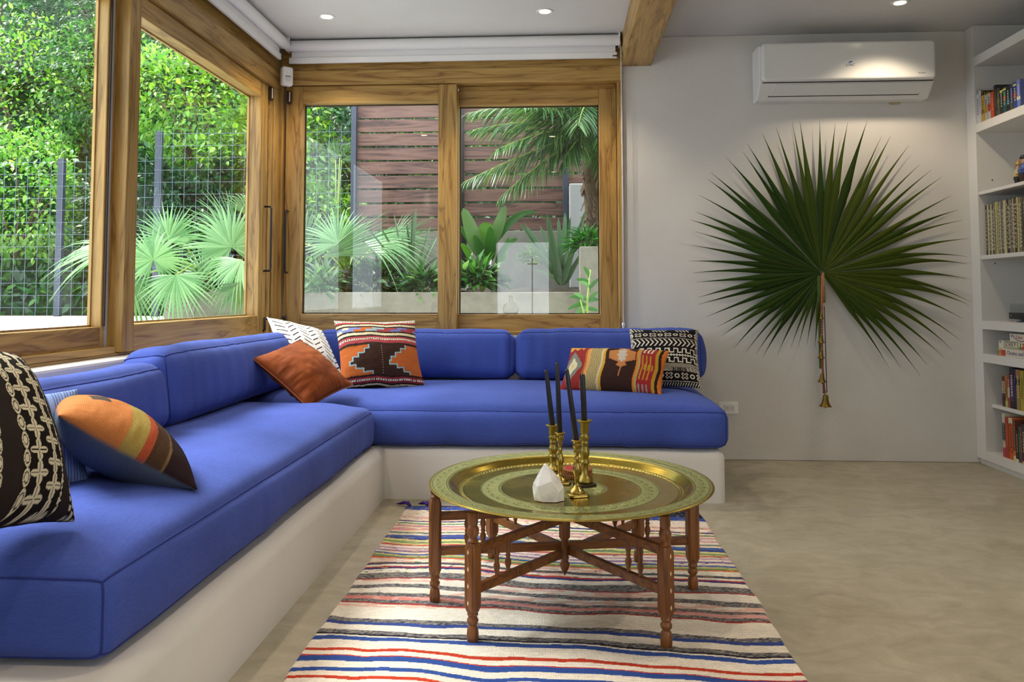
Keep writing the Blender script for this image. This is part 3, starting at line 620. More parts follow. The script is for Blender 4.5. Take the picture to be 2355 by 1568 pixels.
# ------------------------------------------------------------------ rag rug
RX0, RX1, RY0, RY1 = -.755, .676, 1.86, 4.03
STR = [(100, '2a2440'), (128, '3d4f9a'), (142, 'e2d3c6'), (165, 'd9b9b0'), (172, 'e6dccb'), (186, '2c3572'), (191, 'e6d7c6'), (197, '5f8a62'), (202, 'e0d2bf'), (208, 'c98f9a'), (214, 'ddd0bd'), (222, 'd4a2aa'), (230, 'e6dccb'), (238, '6d7a70'), (244, 'd9cdb6'), (252, '4a5a9c'),
       (262, '3a4585'), (268, 'd6c98e'), (276, '7d9a62'), (284, 'd8c48f'), (290, 'c45a5a'), (296, 'e4d6c6'), (304, 'c5a0b8'), (310, 'e8dfd0'), (316, '8d6fa0'), (322, 'e0d3bf'), (330, '4a63a8'), (336, 'c8c07a'), (342, '6f8f66'), (348, 'd46a40'), (353, 'e8dfd2'), (371, '5a5660'), (380, 'ebe3d8'),
       (388, 'b5403a'), (393, '3a3f78'), (399, 'ebe3d8'), (415, 'M'), (438, 'a04a48'), (443, 'ebe3d8'), (466, 'M'), (482, 'ebe3d8'), (503, 'M'), (514, 'dfa6a0'), (527, 'M'), (538, 'a8403c'), (543, 'efe7da'), (600, 'M'), (614, '3d4f94'), (626, 'efe7da'), (650, 'M'), (664, '2a2430'), (670, 'efe7da'),
       (675, '3a559c'), (690, 'f0e6d8'), (724, 'c2402a'), (736, 'f0e6d8'), (754, 'c2402a'), (758, '34529c'), (779, 'f0e6d8'), (804, '34529c'), (820, 'f0dfce'), (840, 'c2402a'), (853, 'f0e6d8'), (885, '34529c'), (905, 'f0e6d8'), (930, 'c2402a'), (940, 'efe6d8'), (965, 'M'), (980, 'efe6d8')]
nx, ny = 230, 760
X, Y = np.meshgrid(np.linspace(RX0, RX1, nx), np.linspace(RY0, RY1, ny), indexing='ij'); x, y = X.ravel(), Y.ravel()
x2 = x+.006*fbm(y*6, 3.0+x*0, 0, 2)*(np.abs(x-(RX0+RX1)/2) > .6)
ye = y+.075*(x-RX0)+.030*fbm(x*2.6, y*1.3, 2, 3)+.004*vnoise(x*16, y*10, 5)
bounds = np.array([at_z(1000, 1100+.5435*z, 0).y for z, _ in STR])      # far to near
k = np.clip(np.searchsorted(-bounds, -ye)-1, 0, len(STR)-1)
tab = np.array([lin('6a6870') if cc == 'M' else lin(cc) for _, cc in STR]); isM = np.array([cc == 'M' for _, cc in STR])
col = tab[k]; mel = vnoise(x*150, y*330, 1); mm = isM[k]
col[mm] = np.where((mel[mm] > .15)[:, None], np.array(lin('9a968c')), np.where((mel[mm] < -.5)[:, None], np.array(lin('3c3a48')), col[mm]))
speck = (vnoise(x*60, y*260, 8) > .62) & (y > 3.05); hue = vnoise(x*4, y*60, 3)
col[speck] = np.where((hue[speck] > .2)[:, None], np.array(lin('4d8a5a')), np.where((hue[speck] < -.25)[:, None], np.array(lin('3a4a90')), np.array(lin('d6b85a'))))
pk = (np.abs(vnoise(x*1.7, y*9, 11)) > .55) & (col[:, 0] > .6) & (vnoise(x*30, y*90, 4) > -.1) & (y > 2.55); col[pk] = col[pk]*np.array([.95, .66, .62])
col *= (1+.10*vnoise(x*70, y*240, 6))[:, None]
z = .007+.003*vnoise(x*5, y*11, 2)+.0035*np.clip(vnoise(x*2.2, y*7, 9), 0, 1)+.0008*np.sin(y*900)
z = np.where((np.abs(x-RX0) < 1e-6) | (np.abs(x-RX1) < 1e-6) | (y < RY0+1e-6) | (y > RY1-1e-6), .0006, z)
rug = fast('rag_rug', np.stack([x2, y, z], 1), gridF(nx, ny), RUGM, None, True, col)
tag(rug, 'cream rag rug with wavy blue, red and grey stripes under the brass table', 'rug')
for tx, ty, dx in ((-.74, 4.02, -.05), (-.655, 4.025, -.025)):
    m = MB()
    for q in range(9): a = (q-4)*.006; m.tube([(tx, ty, .012), (tx+dx*.5+a*.6, ty+.02, .022+.003*math.sin(q*2)), (tx+dx+a*1.2, ty+.035+.004*math.cos(q), .008)], [.005, .004, .002], 6)
    m.build('tassel', PURPLE, rug, smooth=True)

# ------------------------------------------------------------------ folding tray stand
SC = Vector((.02, 2.87, 0)); st = thing('folding_stand', 'dark wooden folding stand with six turned legs under the brass tray', 'table stand', SC)
ends = [((-.265, 2.486), (.305, 3.25)), ((.314, 2.483), (-.27, 3.257)), ((-.428, 2.793), (.471, 2.966))]
ZT = .392
def leg_mb(dirv, plank):
    m = MB(); h = .021; z0, z1 = (.095, .30) if not plank else (.10, .355)
    foot = [(.014, 0), (.017, .004), (.0185, .03), (.016, .048), (.011, .055), (.016, .062), (.018, .070), (.013, .080), (.017, .088), (.012, z0+.006)]
    m.lathe(foot, 16)
    top = [(.012, z1-.006), (.017, z1+.006), (.012, z1+.014), (.018, z1+.026), (.019, z1+.040), (.013, z1+.052), (.016, z1+.060), (.016, min(ZT, z1+.09)), (.013, min(ZT, z1+.0905))] if not plank else [(.012, z1-.006), (.017, z1+.005), (.013, z1+.012), (.017, z1+.02), (.017, ZT), (.013, ZT+.0002)]
    m.lathe(top, 16)
    d = Vector(dirv).normalized(); s2 = Vector((-d.y, d.x, 0)); ch = .007
    ring = [(h, ch-h), (h, h-ch), (h-ch, h), (ch-h, h), (-h, h-ch), (-h, ch-h), (ch-h, -h), (h-ch, -h)]; small = [(a*.72, b2*.72) for a, b2 in ring]
    vs = []
    for zz, rg in ((z0, small), (z0+.018, ring), (z1-.018, ring), (z1, small)): vs += [d*a+s2*b2+Vector((0, 0, zz)) for a, b2 in rg]
    fs = [(i*8+q, i*8+(q+1) % 8, (i+1)*8+(q+1) % 8, (i+1)*8+q) for i in range(3) for q in range(8)]+[tuple(range(8))[::-1], tuple(24+q for q in range(8))]
    return m.add(vs, fs)
SPIN = [(.006, 0), (.008, .006), (.005, .012), (.010, .03), (.0105, .04), (.006, .052), (.009, .058), (.006, .064), (.010, .078), (.009, .09), (.005, .102), (.008, .108), (.006, .114)]
for fi, (a, b2) in enumerate(ends):
    A, B = Vector((*a, 0)), Vector((*b2, 0)); d = (B-A).normalized()
    for e, p in enumerate((A, B)):
        m = leg_mb(d, fi == 2); M = p
        m.v = [tuple(Vector(v)+M) for v in m.v]; lg = m.build('leg', STAND[2], st, smooth=True, auto=35)
        if fi < 2 and e == 0:
            o = -d; s2 = Vector((-d.y, d.x, 0)); i2 = []
            for zz in (.125, .175, .225, .275):
                for face in ((-d), (s2 if fi == 0 else -s2))[:1]:
                    c0 = p+face*.0212+Vector((0, 0, zz)); t = Vector((-face.y, face.x, 0))
                    MB().prism([c0+t*.0035, c0+Vector((0, 0, .008)), c0-t*.0035, c0-Vector((0, 0, .008))], (0, 0, 0), face*.0008).build('inlay', INLAY, lg)
    zl, zu = (.168, .285); off = Vector((-d.y, d.x, 0))*(0 if fi == 2 else .0)
    for zz in (zl, zu): MB().bar(A+d*.018+Vector((0, 0, zz+(fi-1)*.009)), B-d*.018+Vector((0, 0, zz+(fi-1)*.009)), .019, .028).build('rail', STAND[0], st, bevel=.002)
    Ln = (B-A).length
    for dd in (.11, .165, Ln-.165, Ln-.11):
        p = A+d*dd; m = MB(); m.lathe([(r*1.0, .175+(fi-1)*.009+zz*.98) for r, zz in SPIN], 10, p); m.build('spindle', STAND[2], st, smooth=True)
fx = SC+Vector((-.005, -.025, 0))
MB().lathe([(.001, .085), (.006, .095), (.014, .11), (.018, .125), (.011, .138), (.016, .145), (.012, .152), (.011, .205), (.019, .215), (.020, .27), (.015, .285), (.012, .30), (.016, .31), (.018, .34), (.012, .352)], 16, fx).build('hinge_finial', STAND[2], st, smooth=True)

# ------------------------------------------------------------------ engraved brass tray
TC = Vector((.034, 2.80, .418)); TR = .478
nr, na = 170, 960
rr = np.concatenate([np.linspace(.004, .26, 26), np.linspace(.262, .49, 20), np.linspace(.492, .64, 42), np.linspace(.645, .76, 12), np.linspace(.765, .86, 26), np.linspace(.862, .985, 40), np.linspace(.987, 1.0, 4)]); nr = len(rr)
th = np.linspace(0, 2*PI, na, endpoint=False); A, Q = np.meshgrid(th, rr, indexing='ij'); a, q = A.ravel(), Q.ravel()
prof_r = [0, .755, .768, .775, .785, .80, .835, .855, .865, .98, .99, 1.0]; prof_z = [-.024, -.024, -.0215, -.0215, -.0235, -.022, -.006, -.001, .0, .0035, .003, .0005]
z = np.interp(q, prof_r, prof_z)
base = np.tile(lin('a5913f'), (len(a), 1))
def engr(q0, q1, nrep, seed):
    m = (q > q0) & (q < q1); s = (q-q0)/(q1-q0); t = (a*nrep/(2*PI)) % 1; tt = np.abs(t-.5)*2
    scroll = np.abs(np.sin(2*PI*(t+.22*np.sin(2*PI*s)))*np.sin(PI*s*2+.8*np.sin(2*PI*t*2)))
    lob = np.abs(s-.30-.34*np.abs(np.sin(PI*t))**.6); rose = np.abs(np.hypot((t-.5)*1.6, (s-.40)*1.0)-.17)
    leafy = np.abs(vnoise(a*nrep*1.7+seed, s*5, seed))
    line = np.minimum.reduce([scroll*.55+.02, lob, rose, np.abs(s-.06), np.abs(s-.94)]); d = np.clip(1-line/.055, 0, 1); d = np.maximum(d, .75*np.clip(1-leafy/.10, 0, 1))
    st2 = .5+.5*vnoise(a*q*230, q*230, seed+3)
    z[m] += (.0008-.0016*d-.0004*st2)[m]
    cc = np.array(lin('a6ac74'))*(1-.75*d)[:, None]*(.85+.25*st2)[:, None]+np.array(lin('3c3c1a'))*(.55*d)[:, None]
    base[m] = cc[m]
engr(.868, .982, 54, 1); engr(.495, .64, 38, 2); engr(.03, .262, 10, 3)
rope = (q > .762) & (q < .79); z[rope] += .0009*np.sin(a[rope]*150+q[rope]*300)
V = np.stack([q*TR*np.cos(a), q*TR*np.sin(a), z], 1); F = gridF(na, nr, True)
tr = thing('brass_tray', 'large round engraved brass tray lying on the folding wooden stand', 'tray', TC, None, (R(.7), 0, 0))
tp_ = fast('plate', V, F, TRAYM, tr, True, base); ea = tp_.data.attributes.new('Eng', 'FLOAT', 'POINT'); ea.data.foreach_set('value', np.where(((q > .866) & (q < .99)) | ((q > .495) & (q < .64)) | (q < .262), 1.0, 0.0).astype(np.float32))
MB().lathe([(.001, -.026), (.36, -.026), (.385, -.022), (.41, -.003), (.470, .001), (.479, .002), (.4795, .0005), (.478, -.0012), (.47, -.002), (.41, -.0055), (.384, -.0255), (.36, -.029), (.001, -.029)], 96).build('underside', BRASSD, tr, smooth=True, local=True)
def ztray(y): return TC.z-.0232+(y-TC.y)*math.sin(R(.7))

# ------------------------------------------------------------------ candlesticks and candles
P1 = [(.026, .008), (.025, .012), (.022, .018), (.012, .026), (.008, .034), (.0075, .046), (.0095, .052), (.0075, .056), (.0135, .072), (.0145, .080), (.010, .094), (.0065, .108), (.0095, .112), (.0065, .117), (.0065, .128), (.0105, .135), (.008, .140), (.013, .150), (.0135, .160), (.0125, .166), (.019, .170), (.0195, .172), (.012, .1725), (.011, .160)]
P2 = [(.027, .008), (.026, .016), (.020, .026), (.012, .034), (.0115, .060), (.013, .064), (.020, .070), (.013, .076), (.0125, .084), (.017, .094), (.0165, .108), (.012, .118), (.0125, .126), (.015, .130), (.012, .134), (.012, .140), (.021, .148), (.013, .155), (.0155, .162), (.0155, .188), (.017, .192), (.027, .198), (.0275, .200), (.013, .2005), (.012, .18)]
def candle_set(px, py, prof, hs, rot, basemat, mt, lab, toppx, r0, clab):
    g = at_z(px, py, TC.z-.023); z0 = ztray(g.y)+.0006
    root = thing('candlestick', lab, 'candlestick', (g.x, g.y, z0), 'brass candlesticks on the tray')
    sc = hs/prof[-3][1]
    c0, s0 = math.cos(rot), math.sin(rot); e = .033; pts = [Vector((e*(c0*x-s0*y), e*(s0*x+c0*y), 0)) for x, y in ((1, .72), (.72, 1), (-.72, 1), (-1, .72), (-1, -.72), (-.72, -1), (.72, -1), (1, -.72))]
    m = MB(); soft_prism(m, [p+Vector((g.x, g.y, 0)) for p in pts], z0, z0+.009, .004, 3); m.build('foot_plate', basemat, root, smooth=True, auto=40)
    MB().lathe([(r, z0+zz*sc) for r, zz in prof], 28, (g.x, g.y, 0)).build('stem', mt, root, smooth=True)
    b0 = Vector((g.x, g.y, z0+(prof[-1][1])*sc+.001)); tp = at_y(*toppx, g.y)
    ax = (tp-b0).normalized(); Lc = (tp-b0).length
    cr = thing('taper_candle', clab, 'candle', b0, 'black taper candles')
    MB().lathe([(r0*.8, 0), (r0, .004), (r0*.86, Lc*.55), (r0*.70, Lc-.006), (r0*.62, Lc-.001), (.001, Lc-.003)], 16, b0, ax).build('wax', WAX, cr, smooth=True)
    MB().tube([b0+ax*(Lc-.004), b0+ax*(Lc+.008)+Vector((.001, 0, 0))], .0009, 6).build('wick', WICK, cr)
    if r0 > .0109:
        m = MB()
        for q in range(9): zz = Lc*(.97-.055*q); m.sphere(b0+ax*zz+Vector((-r0*.78, -.003, 0)), .0032, 6, 5, (.8, .8, 1.9))
        m.build('wax_drip', WAX, cr, smooth=True)
candle_set(1272, 1090, P2, .176, .3, BRASSD, BRASSD, 'dull brass ringed candlestick behind the crystal, leftmost of the four', (1256, 850), .0105, 'black taper candle in the ringed candlestick behind the crystal')
candle_set(1288, 1112, P1, .176, .25, BRASS, BRASS, 'polished brass candlestick just right of the crystal, holding the tallest candle', (1281, 833), .0098, 'tallest black taper candle, upright, second from the left')
candle_set(1327, 1138, P1, .180, .35, BRASS, BRASS, 'polished brass baluster candlestick standing frontmost on the tray', (1303, 848), .0099, 'black taper candle leaning to the left in the frontmost candlestick')
candle_set(1345, 1116, P2, .222, .5, BRASSK, BRASSD, 'dull brass candlestick with a blackened foot, in front of the coasters', (1340, 860), .011, 'black dripping taper candle in the candlestick with the blackened foot')
g = at_z(1327, 1098, TC.z-.023); z0 = ztray(g.y)+.0006
for i in range(4):
    t = thing('coaster', ['lowest', 'second lowest', 'third', 'topmost'][i]+' woven cane coaster of the round stack behind the candlesticks', 'coaster', (g.x+.002*math.sin(i*2), g.y+.002*math.cos(i*3), z0+i*.0082), 'cane coasters on the tray')
    m = MB(); m.lathe([(.001, 0), (.051, 0), (.054, .003), (.054, .0055), (.050, .008), (.001, .008)], 40); m.build('disc', CORK, t, smooth=True, local=True)
    m = MB()
    for q in range(40): a = q/40*2*PI; m.sphere((.0525*math.cos(a), .0525*math.sin(a), .0042), .0042, 6, 4)
    m.build('rim_stitch', CORK, t, smooth=True, local=True)
    if i == 3:
        MB().lathe([(.001, .008), (.042, .008), (.042, .0086), (.001, .0086)], 32).build('felt', REDF, t, local=True)
        MB().prism([(.0, .012, .0087), (-.018, .036, .0087), (.018, .036, .0087)], (0, 0, 0), (0, 0, .0004)).build('felt_patch', CREAMF, t, local=True)
# crystal
import bmesh
g = at_z(1260, 1150, TC.z-.023); z0 = ztray(g.y)+.0008; s = g.y/FPX
pts = [(-30, 0, 0), (-34, 30, 0), (5, 34, 0), (35, 22, 0), (37, 2, 0), (20, -14, 0), (-12, -14, 0), (-35, 8, 28), (-33, -4, 40), (-20, 16, 60), (-9, 4, 80), (-5, 10, 82), (3, -2, 74), (14, 2, 62), (26, 8, 50), (36, 0, 30), (33, 20, 26), (8, -14, 46), (26, -12, 22), (-22, -15, 34), (12, 22, 52), (-30, -8, 12)]
bm = bmesh.new()
for x, y, zz in pts: bm.verts.new((x*s, y*s, zz*s))
r_ = bmesh.ops.convex_hull(bm, input=bm.verts); bmesh.ops.delete(bm, geom=[v for v in bm.verts if not v.link_faces], context='VERTS')
bmesh.ops.recalc_face_normals(bm, faces=bm.faces)
bmesh.ops.bevel(bm, geom=bm.edges[:], offset=.0007, segments=1, affect='EDGES')
me = bpy.data.meshes.new('crystal'); bm.to_mesh(me); bm.free()
o = link('crystal', me, QUARTZ); o.location = (g.x, g.y, z0); tag(o, 'clear white quartz crystal point standing on the brass tray beside the candlesticks', 'crystal')

# ------------------------------------------------------------------ roller blinds
def blind(name, lab, axis, fpos, a0, a1, zc):
    sg = 1 if axis == 0 else -1
    def pt(u, d, zz): return (u, fpos+d, zz) if axis == 0 else (fpos-d, u, zz)
    root = thing(name, lab, 'roller blind', pt((a0+a1)/2, 0, zc), 'white roller blinds')
    def bx(m, u0, u1, d0, d1, q0, q1): p, r = pt(u0, d0, q0), pt(u1, d1, q1); return m.box(p[0], r[0], p[1], r[1], q0, q1)
    MB().tube([pt(a0, 0, zc), pt(a1, 0, zc)], .036, 28).build('fabric_roll', BLINDF, root, smooth=True, auto=50)
    bx(MB(), a0+.02, a1-.02, .026, .030, zc-.075, zc).build('fabric', BLINDF, root)
    bx(MB(), a0+.005, a1-.01, .016, .036, zc-.112, zc-.072).build('bottom_rail', PLASTIC, root, bevel=.003)
    for u in (a0-.008, a1): bx(MB(), u, u+.008, -.034, .06, zc-.034, zc+.045).build('bracket', PLASTIC, root, bevel=.002)
    return root, pt
bl, pt = blind('roller_blind', 'white roller blind rolled up above the back windows, with a chain at right', 0, 5.195, -1.80, .392, 2.705)
m = MB(); m.tube([(.402, 5.19, 2.70), (.405, 5.188, 1.7), (.405, 5.19, .86)], .0016, 5).tube([(.408, 5.21, 2.70), (.413, 5.208, 1.7), (.412, 5.21, .86)], .0016, 5)
for zz in np.arange(.87, 2.66, .012): m.sphere((.405, 5.19, zz), .0026, 5, 4); m.sphere((.412, 5.21, zz), .0026, 5, 4)
tag(m.build('bead_chain', PLASTIC, bl, smooth=True), kind='stuff')
MB().lathe([(.004, .80), (.007, .81), (.007, .85), (.010, .855), (.010, .87), (.004, .875)], 12, (.4085, 5.2, 0)).build('chain_weight', PLASTIC, bl, smooth=True)
m = MB(); m.paint(lin('8a2030')).box(.352, .360, 5.2098, 5.2106, 2.602, 2.610); m.paint(lin('26242e'))
for q in range(4): m.box(.3615+q*.006, .366+q*.006, 5.2098, 5.2106, 2.601, 2.611)
m.build('rail_mark', COTTON, bl)
blind('roller_blind', 'white roller blind rolled up above the left windows', 1, -1.80, 1.30, 5.135, 2.705)

# ------------------------------------------------------------------ sensors
def rotz_mb(m, c, ang):
    c = Vector(c); M = Matrix.Rotation(ang, 3, 'Z'); m.v = [tuple(c+M@Vector(v)) for v in m.v]; return m
def scale_mb(m, k): m.v = [tuple(Vector(v)*k) for v in m.v]; return m
sp = Vector((-1.80, 5.17, 2.49)); t = thing('motion_sensor', 'white motion sensor in the corner above the two window handles', 'sensor', sp)
m = MB(); soft_prism(m, fillet([(-.03, -.05), (.03, -.05), (.03, .05), (-.03, .05)], .012, 4), 0, .034, .012, 4)
m.v = [(v[0], -v[2], v[1]) for v in m.v]; rotz_mb(scale_mb(m, 1.25), sp, R(40)).build('housing', PLASTIC, t, smooth=True, auto=60)
m = MB().box(-.016, .016, -.0352, -.0335, -.028, -.006); rotz_mb(scale_mb(m, 1.25), sp, R(40)).build('lens', WHITE, t, bevel=.001)
m = MB().box(-.016, .016, -.0354, -.033, -.004, -.001); rotz_mb(scale_mb(m, 1.25), sp, R(40)).build('slot', SLOT, t)
m = MB().sphere((-.004, -.0345, .018), .0025); rotz_mb(scale_mb(m, 1.25), sp, R(40)).build('indicator', INLAY, t)
m = MB().box(-1.874, -1.852, 5.058, 5.085, 2.31, 2.40); t = m.build('contact_sensor', DARKB, bevel=.003); tag(t, 'dark brown contact sensor on the left window frame beside the motion sensor', 'sensor', 'window contact sensors')
MB().box(-1.8535, -1.8505, 5.062, 5.074, 2.325, 2.39).build('label_strip', PLASTIC, t)
t = MB().box(-1.815, -1.79, 5.225, 5.262, 2.33, 2.415).build('contact_sensor', DARKB, bevel=.003); tag(t, 'dark brown contact sensor on the back window frame below the motion sensor', 'sensor', 'window contact sensors')
MB().box(-1.7935, -1.7885, 5.224, 5.227, 2.34, 2.405).build('label_strip', PLASTIC, t)

# ------------------------------------------------------------------ power outlet
t = thing('power_outlet', 'white horizontal double power outlet on the wall beside the blue mattress', 'outlet', (1.08, YW, .33))
MB().box(1.018, 1.139, YW-.005, YW-.0005, .293, .366).build('cover_plate', PLASTIC, t, bevel=.002)
MB().box(1.043, 1.114, YW-.0062, YW-.004, .311, .348).build('socket_face', WHITE, t, bevel=.001)
m = MB()
for cx in (1.062, 1.097): m.box(cx-.006, cx+.001, YW-.0066, YW-.005, .337, .3385).box(cx-.006, cx+.001, YW-.0066, YW-.005, .322, .3235).lathe([(.0025, 0), (.0025, .001)], 10, (cx+.009, YW-.0066, .330), (0, 1, 0))
m.build('slots', SLOT, t)

# ------------------------------------------------------------------ air conditioner
AX0, AX1 = 1.262, 2.338; ac = thing('air_conditioner', 'white wall mounted air conditioner above the palm leaf', 'air conditioner', ((AX0+AX1)/2, YW, 2.285))
pf = [(0, 2.287), (0, 2.632), (-.15, 2.632), (-.183, 2.615), (-.183, 2.40), (-.172, 2.375), (-.088, 2.289)]
MB().prism([(AX0, YW-.001+y, zz) for y, zz in pf], (AX0, 0, 0), (AX1, 0, 0)).build('body', ACW, ac, bevel=.012)
m = MB(); soft_prism(m, fillet([(AX0+.012, 2.384), (AX1-.004, 2.384), (AX1-.004, 2.630), (AX0+.012, 2.630)], .028, 6), 0, .032, .02, 6)
m.v = [(v[0], YW-.186-v[2], v[1]) for v in m.v]; pn = m.build('front_panel', ACW, ac, smooth=True, auto=50)
MB().box(AX0+.02, AX1-.012, YW-.1865, YW-.182, 2.379, 2.3835).build('panel_gap', SLOT, ac)
p0, p1 = Vector((0, YW-.172, 2.377)), Vector((0, YW-.112, 2.316)); q0, q1 = AX0+.085, AX1-.105
n_ = Vector((0, -(p0.z-p1.z), -(p1.y-p0.y))).normalized()
MB().prism([(q0+.02, *(p0+n_*.001).yz), (q0-.01, *(p1+n_*.001).yz), (q1+.03, *(p1+n_*.001).yz), (q1+.06, *(p0+n_*.001).yz)], (0, 0, 0), tuple(n_*.005)).build('louvre', ACW, ac, bevel=.002)
sl_ = Vector((0, YW-.108, 2.3115)); MB().prism([(q0-.015, *(sl_+n_*.004).yz), (q0-.012, *(sl_+n_*.004+Vector((0, -.006, .0055))).yz), (q1+.035, *(sl_+n_*.004+Vector((0, -.006, .0055))).yz), (q1+.03, *(sl_+n_*.004).yz)], (0, 0, 0), tuple(n_*-.02)).build('air_slot', SLOT, ac)
LOGO = mat('logo_ink', lin('26265a'), .5); LOGOB = mat('logo_blue', lin('3f4fae'), .5)
def actext(nm, body, size, x, zz, mt, shear=.25, sx=1.0):
    d = math.cos((zz-2.545)/.145*PI/2)
    return text(nm, body, size, mt, ac, Matrix.Translation((x-ac.location.x, YW-.2183-ac.location.y, zz-ac.location.z)) @ Matrix.Rotation(PI/2, 4, 'X'), .0003, 'CENTER', shear, sx)
lx = at_y(1955, 147, YW-.22); actext('logo', 'CIAC', .021, lx.x, lx.z-.006, LOGO, .3, 1.1)
m = MB(); c0 = Vector((lx.x, YW-.2186, lx.z+.008))
for q in range(3): m.prism([c0+Vector((-.016+.004*q, 0, -.003+.004*q)), c0+Vector((.002+.003*q, 0, .0005+.003*q)), c0+Vector((.022-.003*q, 0, .009+.001*q)), c0+Vector((.0+.002*q, 0, .004+.003*q))], (0, 0, 0), (0, .0004, 0))
m.build('logo_wing', LOGOB, ac)
ix = at_y(2121, 167, YW-.22); actext('inverter_mark', 'Inverter', .014, ix.x, ix.z, LOGO, .3)
tag(MB().prism([(c[0]+2.16, YW-.0004, c[1]+2.284) for c in ((-.04, 0), (-.02, -.012), (.03, -.010), (.045, .002), (.02, .010), (-.02, .009))], (0, 0, 0), (0, -.0006, 0)).build('wall_patch', mat('patch_plaster', lin('b5a98c'), .9)), 'small tan repair patch on the wall just under the air conditioner', 'patch')

# ------------------------------------------------------------------ dried palm leaf on the wall
def blade_mesh(ang, Rl, half, split, n=14, fold=.5, droop=0.0, lift=.0, dish=.0, tipcurl=0.0, taper=1.15):
    """one pleated segment in the (x,z) plane, facing -y; returns V (3n,3), F"""
    r = np.concatenate([np.linspace(.012, split, n//2, endpoint=False), np.linspace(split, 1, n-n//2)])*Rl
    s = np.clip((r/Rl-split)/(1-split), 0, 1)
    wd = np.where(r/Rl <= split, r*math.tan(half), split*Rl*math.tan(half)*(1-s)**taper+.0006)
    d = np.array([math.cos(ang), math.sin(ang)]); p = np.array([-d[1], d[0]])
    sag = droop*Rl*s**2; yb = -lift-dish*(r/Rl)**2*Rl+tipcurl*s**2
    V = np.zeros((n, 3, 3))
    for k, sg in enumerate((-1, 0, 1)):
        V[:, k, 0] = d[0]*r+p[0]*wd*sg; V[:, k, 2] = d[1]*r+p[1]*wd*sg-sag; V[:, k, 1] = yb-(wd*fold if k == 1 else 0)
    return V.reshape(-1, 3), gridF(n, 3)
HUB = at_y(1889, 627, YW-.03)
pl = thing('palm_leaf', 'large dried green fan palm leaf hung on the white wall below the air conditioner', 'palm leaf', HUB)
ta = [-57, -40, -30, -15, 0, 15, 30, 45, 60, 75, 90, 105, 120, 135, 150, 165, 180, 195, 210, 225, 240, 250, 264]
tr_ = [232, 290, 307, 318, 320, 330, 345, 345, 350, 352, 360, 358, 345, 342, 325, 300, 287, 290, 262, 237, 195, 162, 152]
nl = 58; half = R(321/nl/2)
for i in range(nl):
    a = -57+321*(i+.5)/nl; Rl = np.interp(a, ta, tr_)*(YW-.03)/FPX*(1+random.uniform(-.035, .03))
    rad = math.radians(a); dr = .10*max(0, math.cos(rad))**2*(.4+random.random()*.8) if a < 60 else .04*random.random()
    V, F = blade_mesh(rad+R(random.uniform(-1.0, 1.0)+1.1*math.sin(i*1.9)), Rl, half*1.08, random.uniform(.42, .55), 18, .75, dr+(.06 if a < -20 or a > 215 else 0), .004+.003*(i % 2), .05*random.uniform(.2, 1.0), 0.012*random.uniform(-.5, 1), 1.5)
    g = np.array(lin('2b4212'))*random.uniform(.7, 1.2); g2 = np.array(lin('56601a'))
    t = np.clip(random.uniform(-.2, .5)+.35*math.cos(rad), 0, .6); cc = np.tile(g*(1-t)+g2*t, (len(V), 1))
    rr_ = np.hypot(V[:, 0], V[:, 2])/Rl; cc[:] = cc*(1+.25*np.clip(.25-rr_, 0, 1)[:, None]*4)
    fast('leaflet', V, F, DRYLEAF, pl, False, cc)
MB().box(-.030, -.006, -.014, -.006, -(at_y(1885, 626, YW).z-at_y(1885, 845, YW).z), -.02).paint(lin('4c6a26')).build('petiole', leafmat('petiole', 0, .5, False, lin('44601f')), pl, local=True, bevel=.004)
MB().tube([(.004, -.02, .0), (.006, -.024, -.09), (.006, -.024, -.19)], .008, 8).build('split_stem', mat('dry_stem', lin('8a6a34'), .6), pl, smooth=True, local=True)
# string of bells tied to it
gp = at_y(1892, 640, YW-.05); gb = thing('bell_garland', 'string of small brass bells with beaded red cord hanging from the palm leaf', 'bells', gp)
m = MB(); cz = lambda px, py: at_y(px, py, YW-.05)
path = [cz(1891, 632), cz(1890, 700), cz(1890, 780), cz(1892, 850), cz(1896, 905)]
m.tube(path, .007, 8); m.build('cord', mat('red_cord', lin('a85a48'), .8), gb, smooth=True)
m = MB()
for q in range(64):
    py = 706+q*3.1; p = cz(1890+6*(py-700)/200, py)
    m.sphere(p+Vector((.014, -.003, 0)), .0042, 6, 4)
    if q % 2: m.sphere(p+Vector((-.010, -.005, 0)), .0038, 6, 4)
tag(m.build('beads', mat('dark_beads', lin('1f1c40'), .3), gb, smooth=True), kind='stuff')
BELLM = mat('old_bell_brass', lin('7d6630'), .4, 1.0)
BELL = [(.15, 1.0), (.34, .97), (.42, .85), (.47, .55), (.62, .25), (.92, .04), (1.0, 0), (.93, .0), (.55, .25), (.4, .6)]
for px, py, rp in ((1887, 733, 7), (1887, 788, 8.5), (1887, 823, 8.5), (1889, 878, 10), (1897, 934, 14)):
    p = cz(px, py)+Vector((0, -.012, 0)); rb = rp*5.2/FPX; m = MB(); m.lathe([(r*rb, zz*rb*1.9) for r, zz in BELL], 18, p, (.12*(1-rp/20), 0, 1))
    bo = m.build('bell', BELLM, gb, smooth=True)
    MB().tube([p+Vector((0, 0, rb*1.9)), p+Vector((.003, 0, rb*2.5))], .003, 6).build('loop', BRASSD, bo)
    MB().sphere(p+Vector((0, 0, -.004)), rb*.18, 8, 5).build('clapper', BRASSD, bo, smooth=True)

